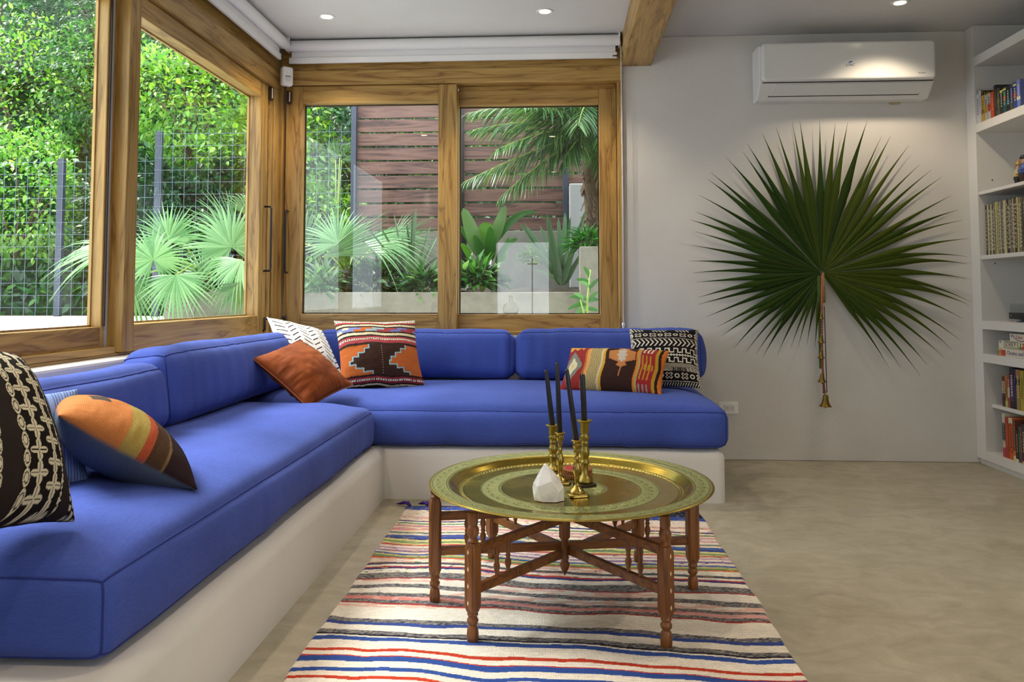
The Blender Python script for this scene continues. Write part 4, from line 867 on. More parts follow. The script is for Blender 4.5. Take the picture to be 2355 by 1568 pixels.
# ------------------------------------------------------------------ bookcase
BX, BY = 2.61, 5.172
bc = thing('bookcase', 'white built-in bookcase along the right hand wall', 'bookcase', (2.8, 4.6, 0))
MB().box(BX, 3.0, BY, 5.279, .035, ZC-.002).build('end_panel', WHITE, bc, bevel=.002)
MB().box(BX, 3.0, 3.60, 3.68, .035, ZC-.002).build('end_panel', WHITE, bc, bevel=.002)
MB().box(3.0, 3.045, 3.60, 5.279, .035, ZC-.002).build('back_panel', WHITE, bc)
for z0, z1, x0, deep in ((2.485, 2.543, BX, 1), (2.063, 2.117, BX, 1), (1.67, 1.69, BX+.004, 1), (1.268, 1.293, BX+.004, 1), (.838, .890, BX, 1), (.635, .688, BX, 1), (.358, .380, BX+.045, 1), (.036, .089, BX, 1)):
    MB().box(x0, 3.0, 3.68, BY, z0, z1).build('shelf', WHITE, bc, bevel=.002)
MB().box(BX+.02, 3.0, 3.60, 5.279, 0, .036).build('toe_kick', WHITE, bc)
m = MB()
for zz in (1.765, 1.245): m.lathe([(.004, 0), (.004, .002)], 8, (2.70, BY-.0005, zz), (0, -1, 0))
m.build('shelf_pin_hole', SLOT, bc)

# books: boards + pages + spine title
PAGES = mat('book_pages', lin('cfc4a6'), .9); _bm = {}
def cmat(h, rough=.45):
    if h not in _bm: _bm[h] = mat('cover_'+h, lin(h), rough)
    return _bm[h]
SPT = Matrix(((0, 0, -1, 0), (-1, 0, 0, 0), (0, 1, 0, 0), (0, 0, 0, 1)))         # text on a face looking towards -x
def book(y0, y1, x0, dep, z0, h, colr, lab, grp, patches=(), title=None, tcol='e8e0c8', lean=0):
    """y0 > y1 (far to near edge of the spine)"""
    t = thing('book', lab, 'book', (x0, (y0+y1)/2, z0), grp); w2 = abs(y0-y1)/2-.0006; b = min(.0022, w2*.3)
    MB().box(0, dep, w2-b, w2, 0, h).box(0, dep, -w2, -w2+b, 0, h).box(0, b, -w2, w2, 0, h).build('cover', cmat(colr), t, local=True, bevel=.0008)
    MB().box(b, dep-.006, -w2+b, w2-b, .004, h-.004).build('pages', PAGES, t, local=True)
    for f0, f1, cc in patches: MB().box(-.0005, .0005, -w2*.96, w2*.96, h*f0, h*f1).build('spine_band', cmat(cc), t, local=True)
    if title:
        M = Matrix.Translation((-.0009, 0, h*.52)) @ SPT @ Matrix.Rotation(-PI/2, 4, 'Z')
        o = text('spine_title', title, w2*1.5, cmat(tcol), t, M, .0003); wd = o.dimensions.z if o.dimensions.z > 0 else 1
        lw = max(v.co.z for v in o.data.vertices)-min(v.co.z for v in o.data.vertices); f = h*.72/lw
        c = h*.52
        for v in o.data.vertices: v.co.z = c+(v.co.z-c)*f
    else:                                        # illegible small lettering: a broken line of strokes
        m = MB(); zz = h*.30
        while zz < h*.82:
            l2 = random.uniform(.006, .016); m.box(-.0009, -.0002, -w2*.35, w2*.30, zz, zz+l2*.55); zz += l2
        m.build('spine_lettering', cmat(tcol), t, local=True)
    return t
ORD = ['first', 'second', 'third', 'fourth', 'fifth', 'sixth', 'seventh', 'eighth', 'ninth', 'tenth', 'eleventh', 'twelfth', 'thirteenth', 'fourteenth', 'fifteenth', 'sixteenth', 'seventeenth']
def shelf_row(z0, x0, items, where, grp, dep):
    prev = BY-.002
    for i, (px0, px1, ptop, colr, nm, patches, title, tcol) in enumerate(items):
        pm = (px0+px1)/2; a = min(prev, at_x(px0, 500, x0).y); b = at_x(px1, 500, x0).y; zt = at_x(pm, ptop, x0).z
        book(a, b, x0, dep, z0+.0004, zt-z0, colr, '%s, %s from far end of %s' % (nm, ORD[i], where), grp, patches, title, tcol); prev = b
shelf_row(2.117, 2.622, [
    (2240.3, 2248, 205, 'c9c6c0', 'pale book with a purple and green spine foot', ((0, .10, '2c2560'), (.10, .32, '66806a'), (.32, .48, '7b76a8')), None, '6a7a9a'),
    (2248, 2254.5, 210, 'bfb3b4', 'pink grey book with an orange patch', ((.06, .24, 'c4522a'), (.30, .62, '4a3f4a')), None, '8a4a6a'),
    (2254.5, 2260, 213, 'd3d2d6', 'white book with dotted dark lettering', (), None, '23285e'),
    (2260, 2265, 204, 'c8c6d6', 'tall white book with a black front cover', (), None, '7a84b8'),
    (2265, 2272.4, 215, 'b7952a', 'mustard paperback', ((.30, .46, '8a5a2a'),), None, '5c4a10'),
    (2272.4, 2280, 213, 'a9a59c', 'grey paperback with a mustard middle band', ((.30, .58, 'b0952c'),), None, '2a2a55'),
    (2280, 2287, 210, 'b0a89e', 'grey paperback with a red middle band', ((.33, .60, 'b2432a'),), None, '2a2a55'),
    (2287, 2295, 206, 'b9431f', 'orange red paperback', (), None, 'd88a5a'),
    (2295, 2301, 191, '3a302e', 'tall dark brown book', ((.88, 1.0, '2a1c4a'),), None, '6a5a40'),
    (2301, 2309, 198, '3c4038', 'thick dark book with branch drawings', ((.0, .2, '4f4a38'), (.45, .6, '5a5444')), None, '7a7458'),
    (2309, 2315.5, 201, '1f2a22', 'black green book', ((.86, .96, 'c8bd62'),), None, 'b7c3a4'),
    (2315.5, 2323.7, 196, '1d4a44', 'teal book with a small red figure', ((.50, .66, '8a3a2c'), (.88, .95, 'c8bd62')), None, '9ab8a0'),
    (2323.7, 2332, 193, '16202a', 'near black book', ((.25, .45, '24486a'),), None, 'a9b8a0'),
    (2332, 2340, 189, '28365a', 'slate blue book', ((.0, .35, '4a4636'),), None, '8fa0b8'),
    (2340, 2348, 184, '24448a', 'tall bright blue book with a red figure', ((.40, .60, '8a2f3a'), (.86, .93, 'c8bd62')), None, 'c9b06a'),
    (2348, 2357, 178, '6a78b4', 'tall lilac blue book', ((.28, .40, 'c9cf9a'),), None, 'b8bede')], 'upper shelf', 'books on the upper shelf', .17)
# front cover of the tall book, visible above its shorter neighbours
q = [o for o in bpy.data.objects if o.get('label', '').startswith('tall white book')][0]; ys = at_x(2265, 500, 2.622).y
MB().box(.003, .168, ys-.0004-q.location.y, ys+.0006-q.location.y, .002, at_x(2262, 204, 2.622).z-2.117-.002).build('front_cover', cmat('15130f'), q, local=True)
text('cover_title', 'THE', .030, cmat('c9b02a'), q, Matrix.Translation((.028, ys-.0010-q.location.y, at_x(2262, 204, 2.622).z-2.117-.021)) @ Matrix.Rotation(PI/2, 4, 'X'), .0003)
shelf_row(.380, 2.665, [
    (2291, 2298, 864, '5a2330', 'maroon book with a cream label', ((.45, .85, 'b8a888'), (.2, .35, '2a1a3a')), None, '6a3a30'),
    (2298, 2304, 861, '9a7a34', 'thin orange and green book', ((.62, .95, 'b5652c'), (.0, .2, 'a8b060')), None, '3a3a2a'),
    (2304, 2308.5, 858, 'a04a3a', 'thin red book', ((.3, .6, 'c0b8a0'),), None, 'd8c8a8'),
    (2308.5, 2318, 843.5, '4a2a5a', 'purple book with a navy head', ((.72, 1, '1c1f38'), (.0, .18, '1a1a20')), None, 'd8cfe0'),
    (2318, 2323, 846, '1c1630', 'thin black violet book', (), None, '6a5a9a'),
    (2323, 2332, 848, '8f7a4c', 'brown and gold book', ((.62, .78, '2a2024'), (.8, .98, '9a6a52')), None, 'c8b888'),
    (2332, 2341, 850, 'a8962e', 'mustard yellow book', (), None, '5a4a18'),
    (2341, 2346.5, 852, 'b0a03a', 'thin yellow book', (), None, '3a3410'),
    (2346.5, 2357, 858, 'c0b838', 'bright yellow book with slanting black title', ((.88, 1, '2a2630'),), None, '1a1810')], 'middle shelf', 'books on the middle shelf', .20)
shelf_row(.089, 2.635, [
    (2288.5, 2295, 947, 'bdb8a8', 'white book with a dark label and pink foot', ((.0, .22, 'b23a52'), (.38, .78, '2a2c34')), None, '8a8a6a'),
    (2295, 2303, 955, '9e3220', 'red book', (), None, 'c05a3a'),
    (2303, 2312, 957, 'c0561f', 'orange book with black capital lettering', ((.86, 1, 'c8b89a'),), 'ILUMINAT', '2a1c20'),
    (2312, 2318, 962, '6a3a34', 'brown book', ((.0, .12, 'c8bd92'), (.12, .25, 'b86a2c')), None, 'a06a4a'),
    (2318, 2324, 983, '2a1e24', 'short black book with small pictures', ((.0, .08, 'd8d0a8'),), None, 'c08a50'),
    (2324, 2328.5, 976, '24504a', 'short dark green book', (), None, '5a8a5a'),
    (2328.5, 2332, 977, '8a2a3a', 'thin crimson book', (), None, 'c89a7a'),
    (2332, 2339, 971, '26242a', 'black book with cream lettering', ((.0, .06, 'b8b08a'),), None, 'b8b08a'),
    (2339, 2346, 968, '6a1c24', 'dark red book with yellow lettering', (), None, 'd8cf7a'),
    (2346, 2352, 966, '3a2a30', 'dark book with white lettering', ((.0, .07, 'c8c06a'),), None, 'd8d4c4'),
    (2352, 2359, 966, '5a1226', 'burgundy book', (), None, '8a4a4a')], 'lowest shelf', 'books on the lowest shelf', .22)
# records
y = BY-.012; i = 0; rc = random.Random(4)
CN = {'8a8262': 'olive tan', 'a59c78': 'pale tan', '6a6450': 'dull olive', 'b8ad86': 'cream tan', '3a3430': 'dark brown', '1c1a20': 'black', '8c7c8a': 'dusty mauve', '9a9048': 'mustard', 'c0b890': 'cream', '4a5a6a': 'slate blue', '57503c': 'brown olive', '7a7058': 'khaki', '2a2434': 'dark violet'}
O1 = ['', 'first', 'second', 'third', 'fourth', 'fifth', 'sixth', 'seventh', 'eighth', 'ninth', 'tenth', 'eleventh', 'twelfth', 'thirteenth', 'fourteenth', 'fifteenth', 'sixteenth', 'seventeenth', 'eighteenth', 'nineteenth', 'twentieth']
def ordinal(n): return O1[n] if n <= 20 else ({2: 'twenty', 3: 'thirty', 4: 'forty', 5: 'fifty'}[n//10]+' '+O1[n % 10] if n % 10 else {3: 'thirtieth', 4: 'fortieth', 5: 'fiftieth'}[n//10])
while y > 4.70:
    tk = rc.choice([.006, .008, .009, .011, .013]); c0 = rc.choice(['8a8262', 'a59c78', '6a6450', 'b8ad86', '3a3430', '1c1a20', '8c7c8a', '9a9048', 'c0b890', '4a5a6a', '57503c', '7a7058', '2a2434'])
    hgt = .312+rc.uniform(-.003, .004)+(.006 if i > 9 else 0)
    t = thing('record_sleeve', '%s record sleeve, %s from the far end of the row of records' % (CN[c0], ordinal(i+1)), 'record', (2.645, y-tk/2, 1.2934), 'records packed on the bookcase shelf')
    MB().box(0, .312, -tk/2+.0004, tk/2-.0004, 0, hgt).build('sleeve', cmat(c0, .6), t, local=True)
    m = MB(); zz = .03
    while zz < hgt-.04: l2 = rc.uniform(.01, .03); m.box(-.0004, .0003, -tk*.22, tk*.22, zz, zz+l2*.6); zz += l2
    m.build('spine_print', cmat(rc.choice(['cfc8a0', '2a2430', 'b8b09a'])), t, local=True); y -= tk; i += 1
# record player
tb = thing('turntable', 'black record player with a clear lid on the bookcase shelf', 'record player', (2.85, 4.78, .89))
MB().box(2.68, 2.99, 4.55, 5.0, .908, .945).build('plinth', mat('black_plastic', (.015, .015, .017), .35), tb, bevel=.003)
for fx_, fy_ in ((2.72, 4.59), (2.95, 4.59), (2.72, 4.96), (2.95, 4.96)): MB().lathe([(.018, .8905), (.022, .895), (.022, .905), (.016, .9085)], 16, (fx_, fy_, 0)).build('foot', GREYP, tb, smooth=True)
MB().lathe([(.145, .9455), (.147, .948), (.147, .958), (.145, .960), (.001, .960)], 40, (2.84, 4.80, 0)).build('platter', GREYP, tb, smooth=True)
MB().lathe([(.004, 0), (.004, .003)], 10, (2.679, 4.97, .926), (-1, 0, 0)).build('knob', GREYP, tb)
MB().box(2.684, 2.987, 4.555, 4.557, .946, .995).box(2.684, 2.987, 4.993, 4.995, .946, .995).box(2.684, 2.686, 4.557, 4.993, .946, .995).box(2.684, 2.987, 4.555, 4.995, .995, .998).build('lid', ACRYL, tb)
# board games
def game(y0, y1, z0, h, x0, lab, body):
    t = thing('board_game', lab, 'board game', (x0, (y0+y1)/2, z0), 'board games on the bookcase')
    MB().box(0, .25, -(y0-y1)/2, (y0-y1)/2, 0, h-.0006).build('box_lid', cmat(body, .5), t, local=True, bevel=.0015); return t
def gtext(t, nm, body, size, yoff, zz, col_, sx=1.0, ex=.0003): return text(nm, body, size, cmat(col_), t, Matrix.Translation((-.0008, yoff, zz)) @ SPT, ex, 'LEFT', 0, sx)
gx = 2.625; W = .40
def gy(px): return at_x(px, 800, gx).y
gz = .6885; hb = [at_x(2330, a, gx).z-at_x(2330, b, gx).z for a, b in ((806, 824), (788, 806), (770, 788))]
t = game(gy(2295), gy(2295)-W, gz, hb[0], gx, 'white board game box with purple lettering, bottom of the stack of three', 'cfc9b8'); h2 = W/2
MB().box(-.0006, .0004, h2-.082, h2-.002, .002, hb[0]*.80).build('red_panel', cmat('b8402c'), t, local=True); MB().box(-.0009, .0004, h2-.036, h2-.012, .006, hb[0]*.92).build('yellow_patch', cmat('c8a832'), t, local=True)
MB().sphere((-.0006, h2-.024, hb[0]*.5), .007, 8, 6, (.2, 1, 1.6)).build('picture', cmat('4a6a9a'), t, local=True)
gtext(t, 'title', 'Chutes and Ladders', hb[0]*.72, h2-.095, hb[0]*.48, '4c3f86', 1.15)
t = game(gy(2297), gy(2297)-W, gz+hb[0]+.0004, hb[1], gx, 'white board game box with a green framed black title, middle of the stack', 'd2ccba')
MB().box(-.0004, .0004, h2-.205, h2-.058, hb[1]*.10, hb[1]*.94).build('green_frame', cmat('1f5a34'), t, local=True, bevel=.004); MB().box(-.0008, .0004, h2-.199, h2-.064, hb[1]*.18, hb[1]*.86).build('frame_field', cmat('d8d2b8'), t, local=True)
gtext(t, 'title', 'SORRY!', hb[1]*.80, h2-.070, hb[1]*.52, '1e1438', .98, .0006)
MB().box(-.0006, .0004, h2-.032, h2-.008, hb[1]*.66, hb[1]*.94).build('blue_label', cmat('6f86b0'), t, local=True)
for i, cc in enumerate(('4a7a28', 'a83030', '2c3a9a')): MB().lathe([(.011, 0), (.011, .004), (.004, .016), (.003, .026), (.006, .030), (.006, .034)], 10, (.0002, h2-.232-.026*i, hb[1]*.12)).build('pawn_picture', cmat(cc), t, local=True)
t = game(gy(2323), gy(2323)-.30, gz+hb[0]+hb[1]+.0008, hb[2], gx, 'white board game box with red script title, top of the stack of three', 'd0cab8'); h2 = .15
gtext(t, 'title', 'Ticker', hb[2]*.62, h2-.060, hb[2]*.56, 'b03a3a', 1.0); MB().box(-.0006, .0004, h2-.026, h2-.014, hb[2]*.55, hb[2]*.80).build('blue_label', cmat('34488a'), t, local=True)
m = MB(); m.tube([(-.0002, h2-.034-.075*(1-math.cos(q/10*PI*.9))/1.0*.8, hb[2]*(.96-.86*math.sin(q/10*PI*.72))) for q in range(11)], .0022, 6); m.build('purple_arc', cmat('7a3a86'), t, local=True)
# carved figures
def figure(px, py, hgt, lab, hat, robe, base_c, cap):
    p = at_x(px, py, 2.69); p.z = 1.6904; t = thing('carved_figure', lab, 'figurine', p, None); s = hgt/.16
    MB().lathe([(.026*s, 0), (.030*s, .006*s), (.024*s, .022*s), (.031*s, .040*s), (.029*s, .050*s)], 8).build('dark_base', cmat(base_c), t, local=True, smooth=True, auto=40)
    MB().lathe([(.027*s, .048*s), (.028*s, .060*s), (.023*s, .085*s), (.014*s, .100*s)], 14).build('robe', cmat(robe), t, local=True, smooth=True)
    hd = MB().sphere((0, 0, .112*s), .019*s, 12, 8, (.95, .9, 1.12)).build('head', cmat('c9a288'), t, local=True, smooth=True)
    MB().lathe([(.001, 0), (.004*s, .003*s), (.002*s, .010*s)], 8, (-.018*s, 0, .108*s), (-.4, 0, 1)).build('nose', cmat('b98a70'), hd, local=True, smooth=True)
    for e in (-1, 1): MB().sphere((-.0165*s, e*.007*s, .117*s), .0026*s, 6, 4).build('eye', cmat('241a1c'), hd, local=True)
    if cap: MB().lathe([(.018*s, .122*s), (.021*s, .124*s), (.021*s, .130*s), (.014*s, .140*s), (.001, .143*s)], 14).build('cap', cmat(hat), t, local=True, smooth=True)
    else: MB().lathe([(.021*s, .121*s), (.019*s, .127*s), (.009*s, .145*s), (.001, .158*s)], 14).build('pointed_hat', cmat(hat), t, local=True, smooth=True)
    for e in (-1, 1): MB().tube([(-.004*s, e*.020*s, .092*s), (-.012*s, e*.024*s, .074*s), (-.024*s, e*.010*s, .064*s)], .006*s, 8).build('arm', cmat(robe), t, local=True, smooth=True)
figure(2343, 395, .155, 'small carved figure in a cream robe and yellow pointed hat', 'a8862e', 'b5a468', '1c1512', False)
figure(2357, 395, .190, 'larger carved figure in blue with a black cap at the frame edge', '1a1622', '3f5290', '2e1a14', True)

# ------------------------------------------------------------------ outdoors: ground, retaining walls, hillside
o = MB().box(-14, -2.06, -6, 8.35, -.1, .80).box(-2.06, 4, 5.52, 8.35, -.1, .80).build('ground', PALEC); o['kind'] = 'structure'
hx, hy = np.meshgrid(np.linspace(-13, 5, 70), np.linspace(8.35, 15, 46), indexing='ij'); hx, hy = hx.ravel(), hy.ravel()
hz = .5+(hy-8.35)*1.15+.35*fbm(hx*.7, hy*.7, 1, 3)
o = fast('hillside', np.stack([hx, hy, hz], 1), gridF(70, 46), HILL); o['kind'] = 'structure'
FY = 8.0
t = thing('concrete_planter', 'long grey concrete planter below the back windows, holding the palms', 'planter', (-1.4, 6.9, .8))
m = MB().box(-3.31, .95, 6.6, 6.72, .80, 1.075).box(-3.31, -3.19, 6.72, 7.9, .80, 1.075); m.build('planter_wall', CONC, t, bevel=.006)
sx, sy = np.meshgrid(np.linspace(-3.19, .95, 80), np.linspace(6.72, 7.9, 30), indexing='ij'); sx, sy = sx.ravel(), sy.ravel()
so_ = fast('soil', np.stack([sx+1.4, sy-6.9, 1.04-.8+.05*np.sin((sy-6.72)/1.2*PI)+.03*fbm(sx*9, sy*9, 3)], 1), gridF(80, 30), SOIL, t)
tag(MB().box(.165, 1.2, 6.50, 6.598, .80, 1.44).box(.165, .28, 6.598, 6.9, 1.09, 1.44).build('concrete_block', CONC, bevel=.006), 'tall grey concrete planter block at the right edge of the right back window', 'planter')
tag(MB().box(-2.10, 2.2, FY, FY+.15, .80, 1.69).build('retaining_wall', CONC, bevel=.006), 'grey concrete retaining wall under the timber slat fence', 'wall')
tag(MB().box(.10, .52, 7.72, 7.93, 1.12, 2.12).build('rough_pillar', plaster('rough_white', (.42, .42, .42), 30, .6), bevel=.01), 'rough white masonry pillar beside the feather palm trunk', 'pillar')
tag(MB().box(-13, -2.12, 7.75, 8.28, .80, .835).build('kerb_wall', PALEC, bevel=.006), 'pale concrete kerb under the wire mesh fence', 'kerb')
# timber slat fence
t = thing('timber_fence', 'fence of wide reddish brown horizontal boards on dark steel posts', 'fence', (-.6, FY, 1.69))
for i in range(12):
    z0 = 1.700+i*.1437; b0 = i % 3*.004
    for k, (x0, x1) in enumerate(((-2.045, -1.02), (-.97, .04), (.09, 1.2))): MB().box(x0-.02+random.uniform(-.004, .004), x1+.02, FY+.03+b0, FY+.055+b0, z0, z0+.1437-.0178+random.uniform(-.003, .002)).build('board', BOARD[0], t, bevel=.002)
for x in (-2.07, -.995, .066): MB().box(x-.026, x+.026, FY-.025, FY+.028, 1.69, 3.5).build('post', STEEL, t, bevel=.003)
# wire mesh fence
t = thing('mesh_fence', 'dark steel post fence with square galvanised wire mesh in front of the hillside', 'fence', (-4, FY, .835))
for x, zt in ((-7.2, 2.46), (-6.16, 2.46), (-5.13, 2.46), (-4.10, 2.73), (-3.09, 2.73)): MB().box(x-.03, x+.03, FY-.03, FY+.03, .8355, zt).build('post', STEEL, t, bevel=.003)
m = MB(); wd = .0016
for x0, x1, zt in ((-8.2, -4.13, 2.42), (-4.13, -2.10, 2.70)):
    for zz in np.arange(zt, .86, -.1245): m.box(x0, x1, FY-.035-wd, FY-.035+wd, zz-wd, zz+wd)
    for x in np.arange(x1-.09, x0, -.1245): m.box(x-wd, x+wd, FY-.04-wd, FY-.04+wd, .845, zt+.06)
tag(m.build('wire_mesh', WIRE, t), kind='stuff')

# ------------------------------------------------------------------ foliage
def leaf_arrays(Pn, D, Nn, ln, wd, fold=.25, curl=.0):
    """one folded 8-triangle leaf per row: base point, direction, normal, length, width"""
    n = len(Pn); D = D/np.linalg.norm(D, axis=1, keepdims=True); S2 = np.cross(D, Nn); S2 /= np.maximum(1e-6, np.linalg.norm(S2, axis=1, keepdims=True)); U = np.cross(S2, D)
    l = ln[:, None]; w2 = wd[:, None]/2; f = U*w2*fold
    V = np.stack([Pn, Pn+D*l*.20+S2*w2*.78+f*.8, Pn+D*l*.52+S2*w2*.92+f-U*l*curl*.25, Pn+D*l-U*l*curl, Pn+D*l*.52-S2*w2*.92+f-U*l*curl*.25, Pn+D*l*.20-S2*w2*.78+f*.8, Pn+D*l*.22, Pn+D*l*.55-U*l*curl*.3], 1)
    F = np.array([[0, 1, 6], [0, 6, 5], [1, 2, 7], [1, 7, 6], [5, 6, 7], [5, 7, 4], [2, 3, 7], [7, 3, 4]]); F = (np.arange(n)[:, None, None]*8+F[None]).reshape(-1, 3)
    return V.reshape(-1, 3), F
def unit(n): v = rng.normal(size=(n, 3)); return v/np.linalg.norm(v, axis=1, keepdims=True)
def tint(n, cols, var=.25, k=.85):
    c = k*np.array([lin(k) for k in cols])[rng.integers(0, len(cols), n)]; return np.repeat(c*(1+var*rng.uniform(-1, 1, n))[:, None], 8, axis=0)
GR = ['386e30', '46843a', '2b5c2c', '5c9440', '356a40']; GL = ['7cb03e', '98c44a', '5c9a38', 'a8cc5a', '70aa4a']; GD = ['1c4222', '26522a', '2e5c30', '204630']
def shrub(name, label, cat, c, rad, n, ls, cols, aspect=.45, group=None, droop=.2, shell=.55):
    t = thing(name, label, cat, (c[0], c[1], c[2]-rad[2]*.9), group); c = np.array(c); rad = np.array(rad)
    u = unit(n); r = rng.uniform(shell, 1, n)**.6*(1+.28*fbm(u[:, 0]*2.4+c[0], u[:, 1]*2.4, u[:, 2]*2.4, 3)); Pn = u*rad*r[:, None]
    D = u*.7+unit(n)*.75+np.array([0, -.25, -droop]); Nn = np.array([0, -.35, 1.0])+unit(n)*.55
    ln = ls*rng.uniform(.6, 1.35, n); V, F = leaf_arrays(Pn, D, Nn, ln, ln*aspect, .25, .12)
    o = fast('foliage', V+np.array([0, 0, rad[2]*.9]), F, LEAF, t, False, tint(n, cols)); o['kind'] = 'stuff'
    m = MB()
    for q in range(5):
        e = unit(1)[0]*rad*.75; e[2] = abs(e[2]); m.tube([(0, 0, 0), tuple(e*.4+np.array([.05, 0, rad[2]*.5])), tuple(e+np.array([0, 0, rad[2]*.8]))], [.02, .013, .005], 5)
    m.build('branches', BARK, t, local=True); return t
def hz_at(x, y): return .5+(y-8.35)*1.15
n = 26000                                                       # leafy cover of the slope
gx_, gy_ = rng.uniform(-11.5, 3.5, n), rng.uniform(8.45, 14, n); P0 = np.stack([gx_, gy_, hz_at(gx_, gy_)+.35*fbm(gx_*.7, gy_*.7, 1, 3)+rng.uniform(0, .35, n)], 1)
ln = rng.uniform(.09, .20, n); V, F = leaf_arrays(P0, unit(n)*.9+np.array([0, -.6, .1]), np.array([0, -.6, .8])+unit(n)*.5, ln, ln*.42, .2, .1)
o = fast('slope_foliage', V, F, LEAF, None, False, tint(n, GR+GD)); tag(o, 'leafy green undergrowth covering the hillside behind the fences', 'undergrowth', None, 'stuff')
HB = 'shrubs and trees on the hillside'
shr = [  # x, y, z, rx, ry, rz, leaves, leaf size, palette, kind
    (-7.6, 9.2, 2.0, 1.0, .7, 1.0, 1900, .10, GR, 'mid green shrub at the far left behind the wire fence'), (-6.3, 9.0, 2.2, .9, .6, .8, 1900, .10, GL, 'bright yellow green shrub behind the left fence post'),
    (-7.2, 10.2, 3.6, 1.2, .8, 1.1, 2300, .10, GL, 'light green tree crown low on the left of the hillside'), (-5.9, 10.3, 3.9, 1.0, .8, .9, 2100, .09, GR, 'dense green crown behind the left window frame post'),
    (-8.3, 11.2, 5.0, 1.5, .9, 1.2, 2500, .11, GR, 'broad green tree crown at the upper left of the left window'), (-6.6, 11.3, 5.4, 1.3, .9, 1.1, 2300, .10, GD, 'dark green tree crown at the top of the left window'),
    (-5.2, 11.4, 5.2, 1.2, .8, 1.0, 2100, .09, GD, 'dark green crown above the bright vine'), (-4.35, 9.2, 3.3, .95, .6, .75, 2200, .11, GL, 'bright lime green vine mound above the wire fence'),  # first crown takes the dark green leaf palette
    (-3.3, 9.1, 2.7, .8, .6, .8, 1900, .11, GL, 'lime green climber beside the corner of the windows'), (-4.7, 8.75, 1.9, .7, .45, .8, 1500, .13, GD, 'dark broad leaved vine behind the mesh fence'),
    (-3.7, 8.7, 1.8, .7, .4, .8, 1500, .13, GD, 'dark heart leaved vine low behind the mesh fence near the corner'), (-2.65, 8.8, 1.75, .55, .4, .55, 1500, .10, GL, 'yellow green shrub behind the mesh beside the board fence'),
    (-2.5, 9.6, 3.1, .9, .6, .8, 1900, .09, GD, 'dark crown above the mesh beside the board fence'), (-.8, 10.2, 2.9, 1.4, .6, 1.1, 1800, .11, GL, 'light green foliage glimpsed through the board gaps'), (.9, 10.2, 2.9, 1.2, .6, 1.1, 1500, .11, GL, 'green foliage behind the right end of the board fence')]
for x, y, z, rx, ry, rz, n, ls, pal, lab in shr: shrub('hillside_shrub', lab, 'shrub', (x, y, z), (rx, ry, rz), int(n*1.9), ls*.74, pal, .5, HB)

# fan palms ----------------------------------------------------------
def fan(parent, base, hub, up, face, Rl, span, nl, droop, c0, c1, name='frond'):
    """fan leaf: hub point, direction 'up' of the middle segment, facing vector; segments joined in one frond"""
    up = Vector(up).normalized(); fc = Vector(face); fc = (fc-up*fc.dot(up)).normalized(); sd = up.cross(-fc)
    Vs, Fs, Cs = [], [], []; half = R(span/nl/2); k = 0
    for i in range(nl):
        a = PI/2+R(-span/2+span*(i+.5)/nl); e = abs(a-PI/2)/R(span/2)
        V, F = blade_mesh(a+R(random.uniform(-1.2, 1.2)), Rl*(1-.22*e**2)*random.uniform(.85, 1.06), half*1.05, random.uniform(.36, .5), 10, .7, 0, 0, 0, 0, 1.15)
        r = np.linalg.norm(V, axis=1)/Rl
        W = np.outer(V[:, 0], np.array(sd))+np.outer(V[:, 2], np.array(up))-np.outer(V[:, 1]+.06*r**2, np.array(fc))
        W[:, 2] -= droop*Rl*np.clip(r-.35, 0, 1)**2*random.uniform(.5, 2.2)
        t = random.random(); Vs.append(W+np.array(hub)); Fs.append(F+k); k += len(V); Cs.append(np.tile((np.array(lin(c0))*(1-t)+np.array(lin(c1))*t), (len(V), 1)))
    off = np.array(OFF[parent.name]); fr_ = fast(name, np.concatenate(Vs)-off, np.concatenate(Fs), BLADE, parent, False, np.concatenate(Cs))
    b = Vector(base); h = Vector(hub); mid = (b+h)/2+Vector((0, 0, .08)); MB().tube([b, mid, h], [.010, .008, .006], 6).build('petiole', PET, fr_, smooth=True)
    return fr_
PET = mat('green_petiole', lin('8fa84a'), .5)
def fanpalm(label, base, fans):
    t = thing('fan_palm', label, 'palm', base, 'fan palms in the concrete planter')
    MB().lathe([(.05, 0), (.06, .05), (.045, .16), (.02, .22)], 12, base).build('crown_stem', BARK, t, smooth=True)
    for (px, py, Yd, up, face, Rpx, span, nl, dr, tone) in fans:
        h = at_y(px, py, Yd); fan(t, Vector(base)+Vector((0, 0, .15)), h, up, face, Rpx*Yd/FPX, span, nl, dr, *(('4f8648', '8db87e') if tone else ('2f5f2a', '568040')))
    return t
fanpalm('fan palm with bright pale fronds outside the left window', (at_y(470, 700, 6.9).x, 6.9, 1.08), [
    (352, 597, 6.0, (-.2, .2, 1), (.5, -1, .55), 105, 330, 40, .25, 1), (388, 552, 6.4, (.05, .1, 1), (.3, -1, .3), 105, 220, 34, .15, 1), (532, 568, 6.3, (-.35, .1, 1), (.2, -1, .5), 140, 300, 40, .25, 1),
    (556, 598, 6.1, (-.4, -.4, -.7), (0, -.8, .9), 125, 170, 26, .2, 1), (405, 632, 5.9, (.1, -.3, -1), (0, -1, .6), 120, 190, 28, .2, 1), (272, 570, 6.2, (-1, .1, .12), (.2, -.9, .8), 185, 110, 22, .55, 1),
    (300, 640, 6.0, (.3, -.2, -.8), (.2, -1, .5), 150, 150, 24, .3, 0), (548, 545, 6.6, (-.8, .2, .75), (.2, -1, .2), 175, 60, 16, .1, 0), (575, 500, 6.7, (-.1, .2, 1), (.6, -1, .1), 110, 120, 20, .6, 0), (560, 650, 6.0, (-.3, -.2, -.9), (.2, -1, .3), 110, 140, 22, .2, 0), (470, 640, 6.5, (-.5, .1, .1), (.1, -1, .4), 120, 200, 26, .3, 0)])
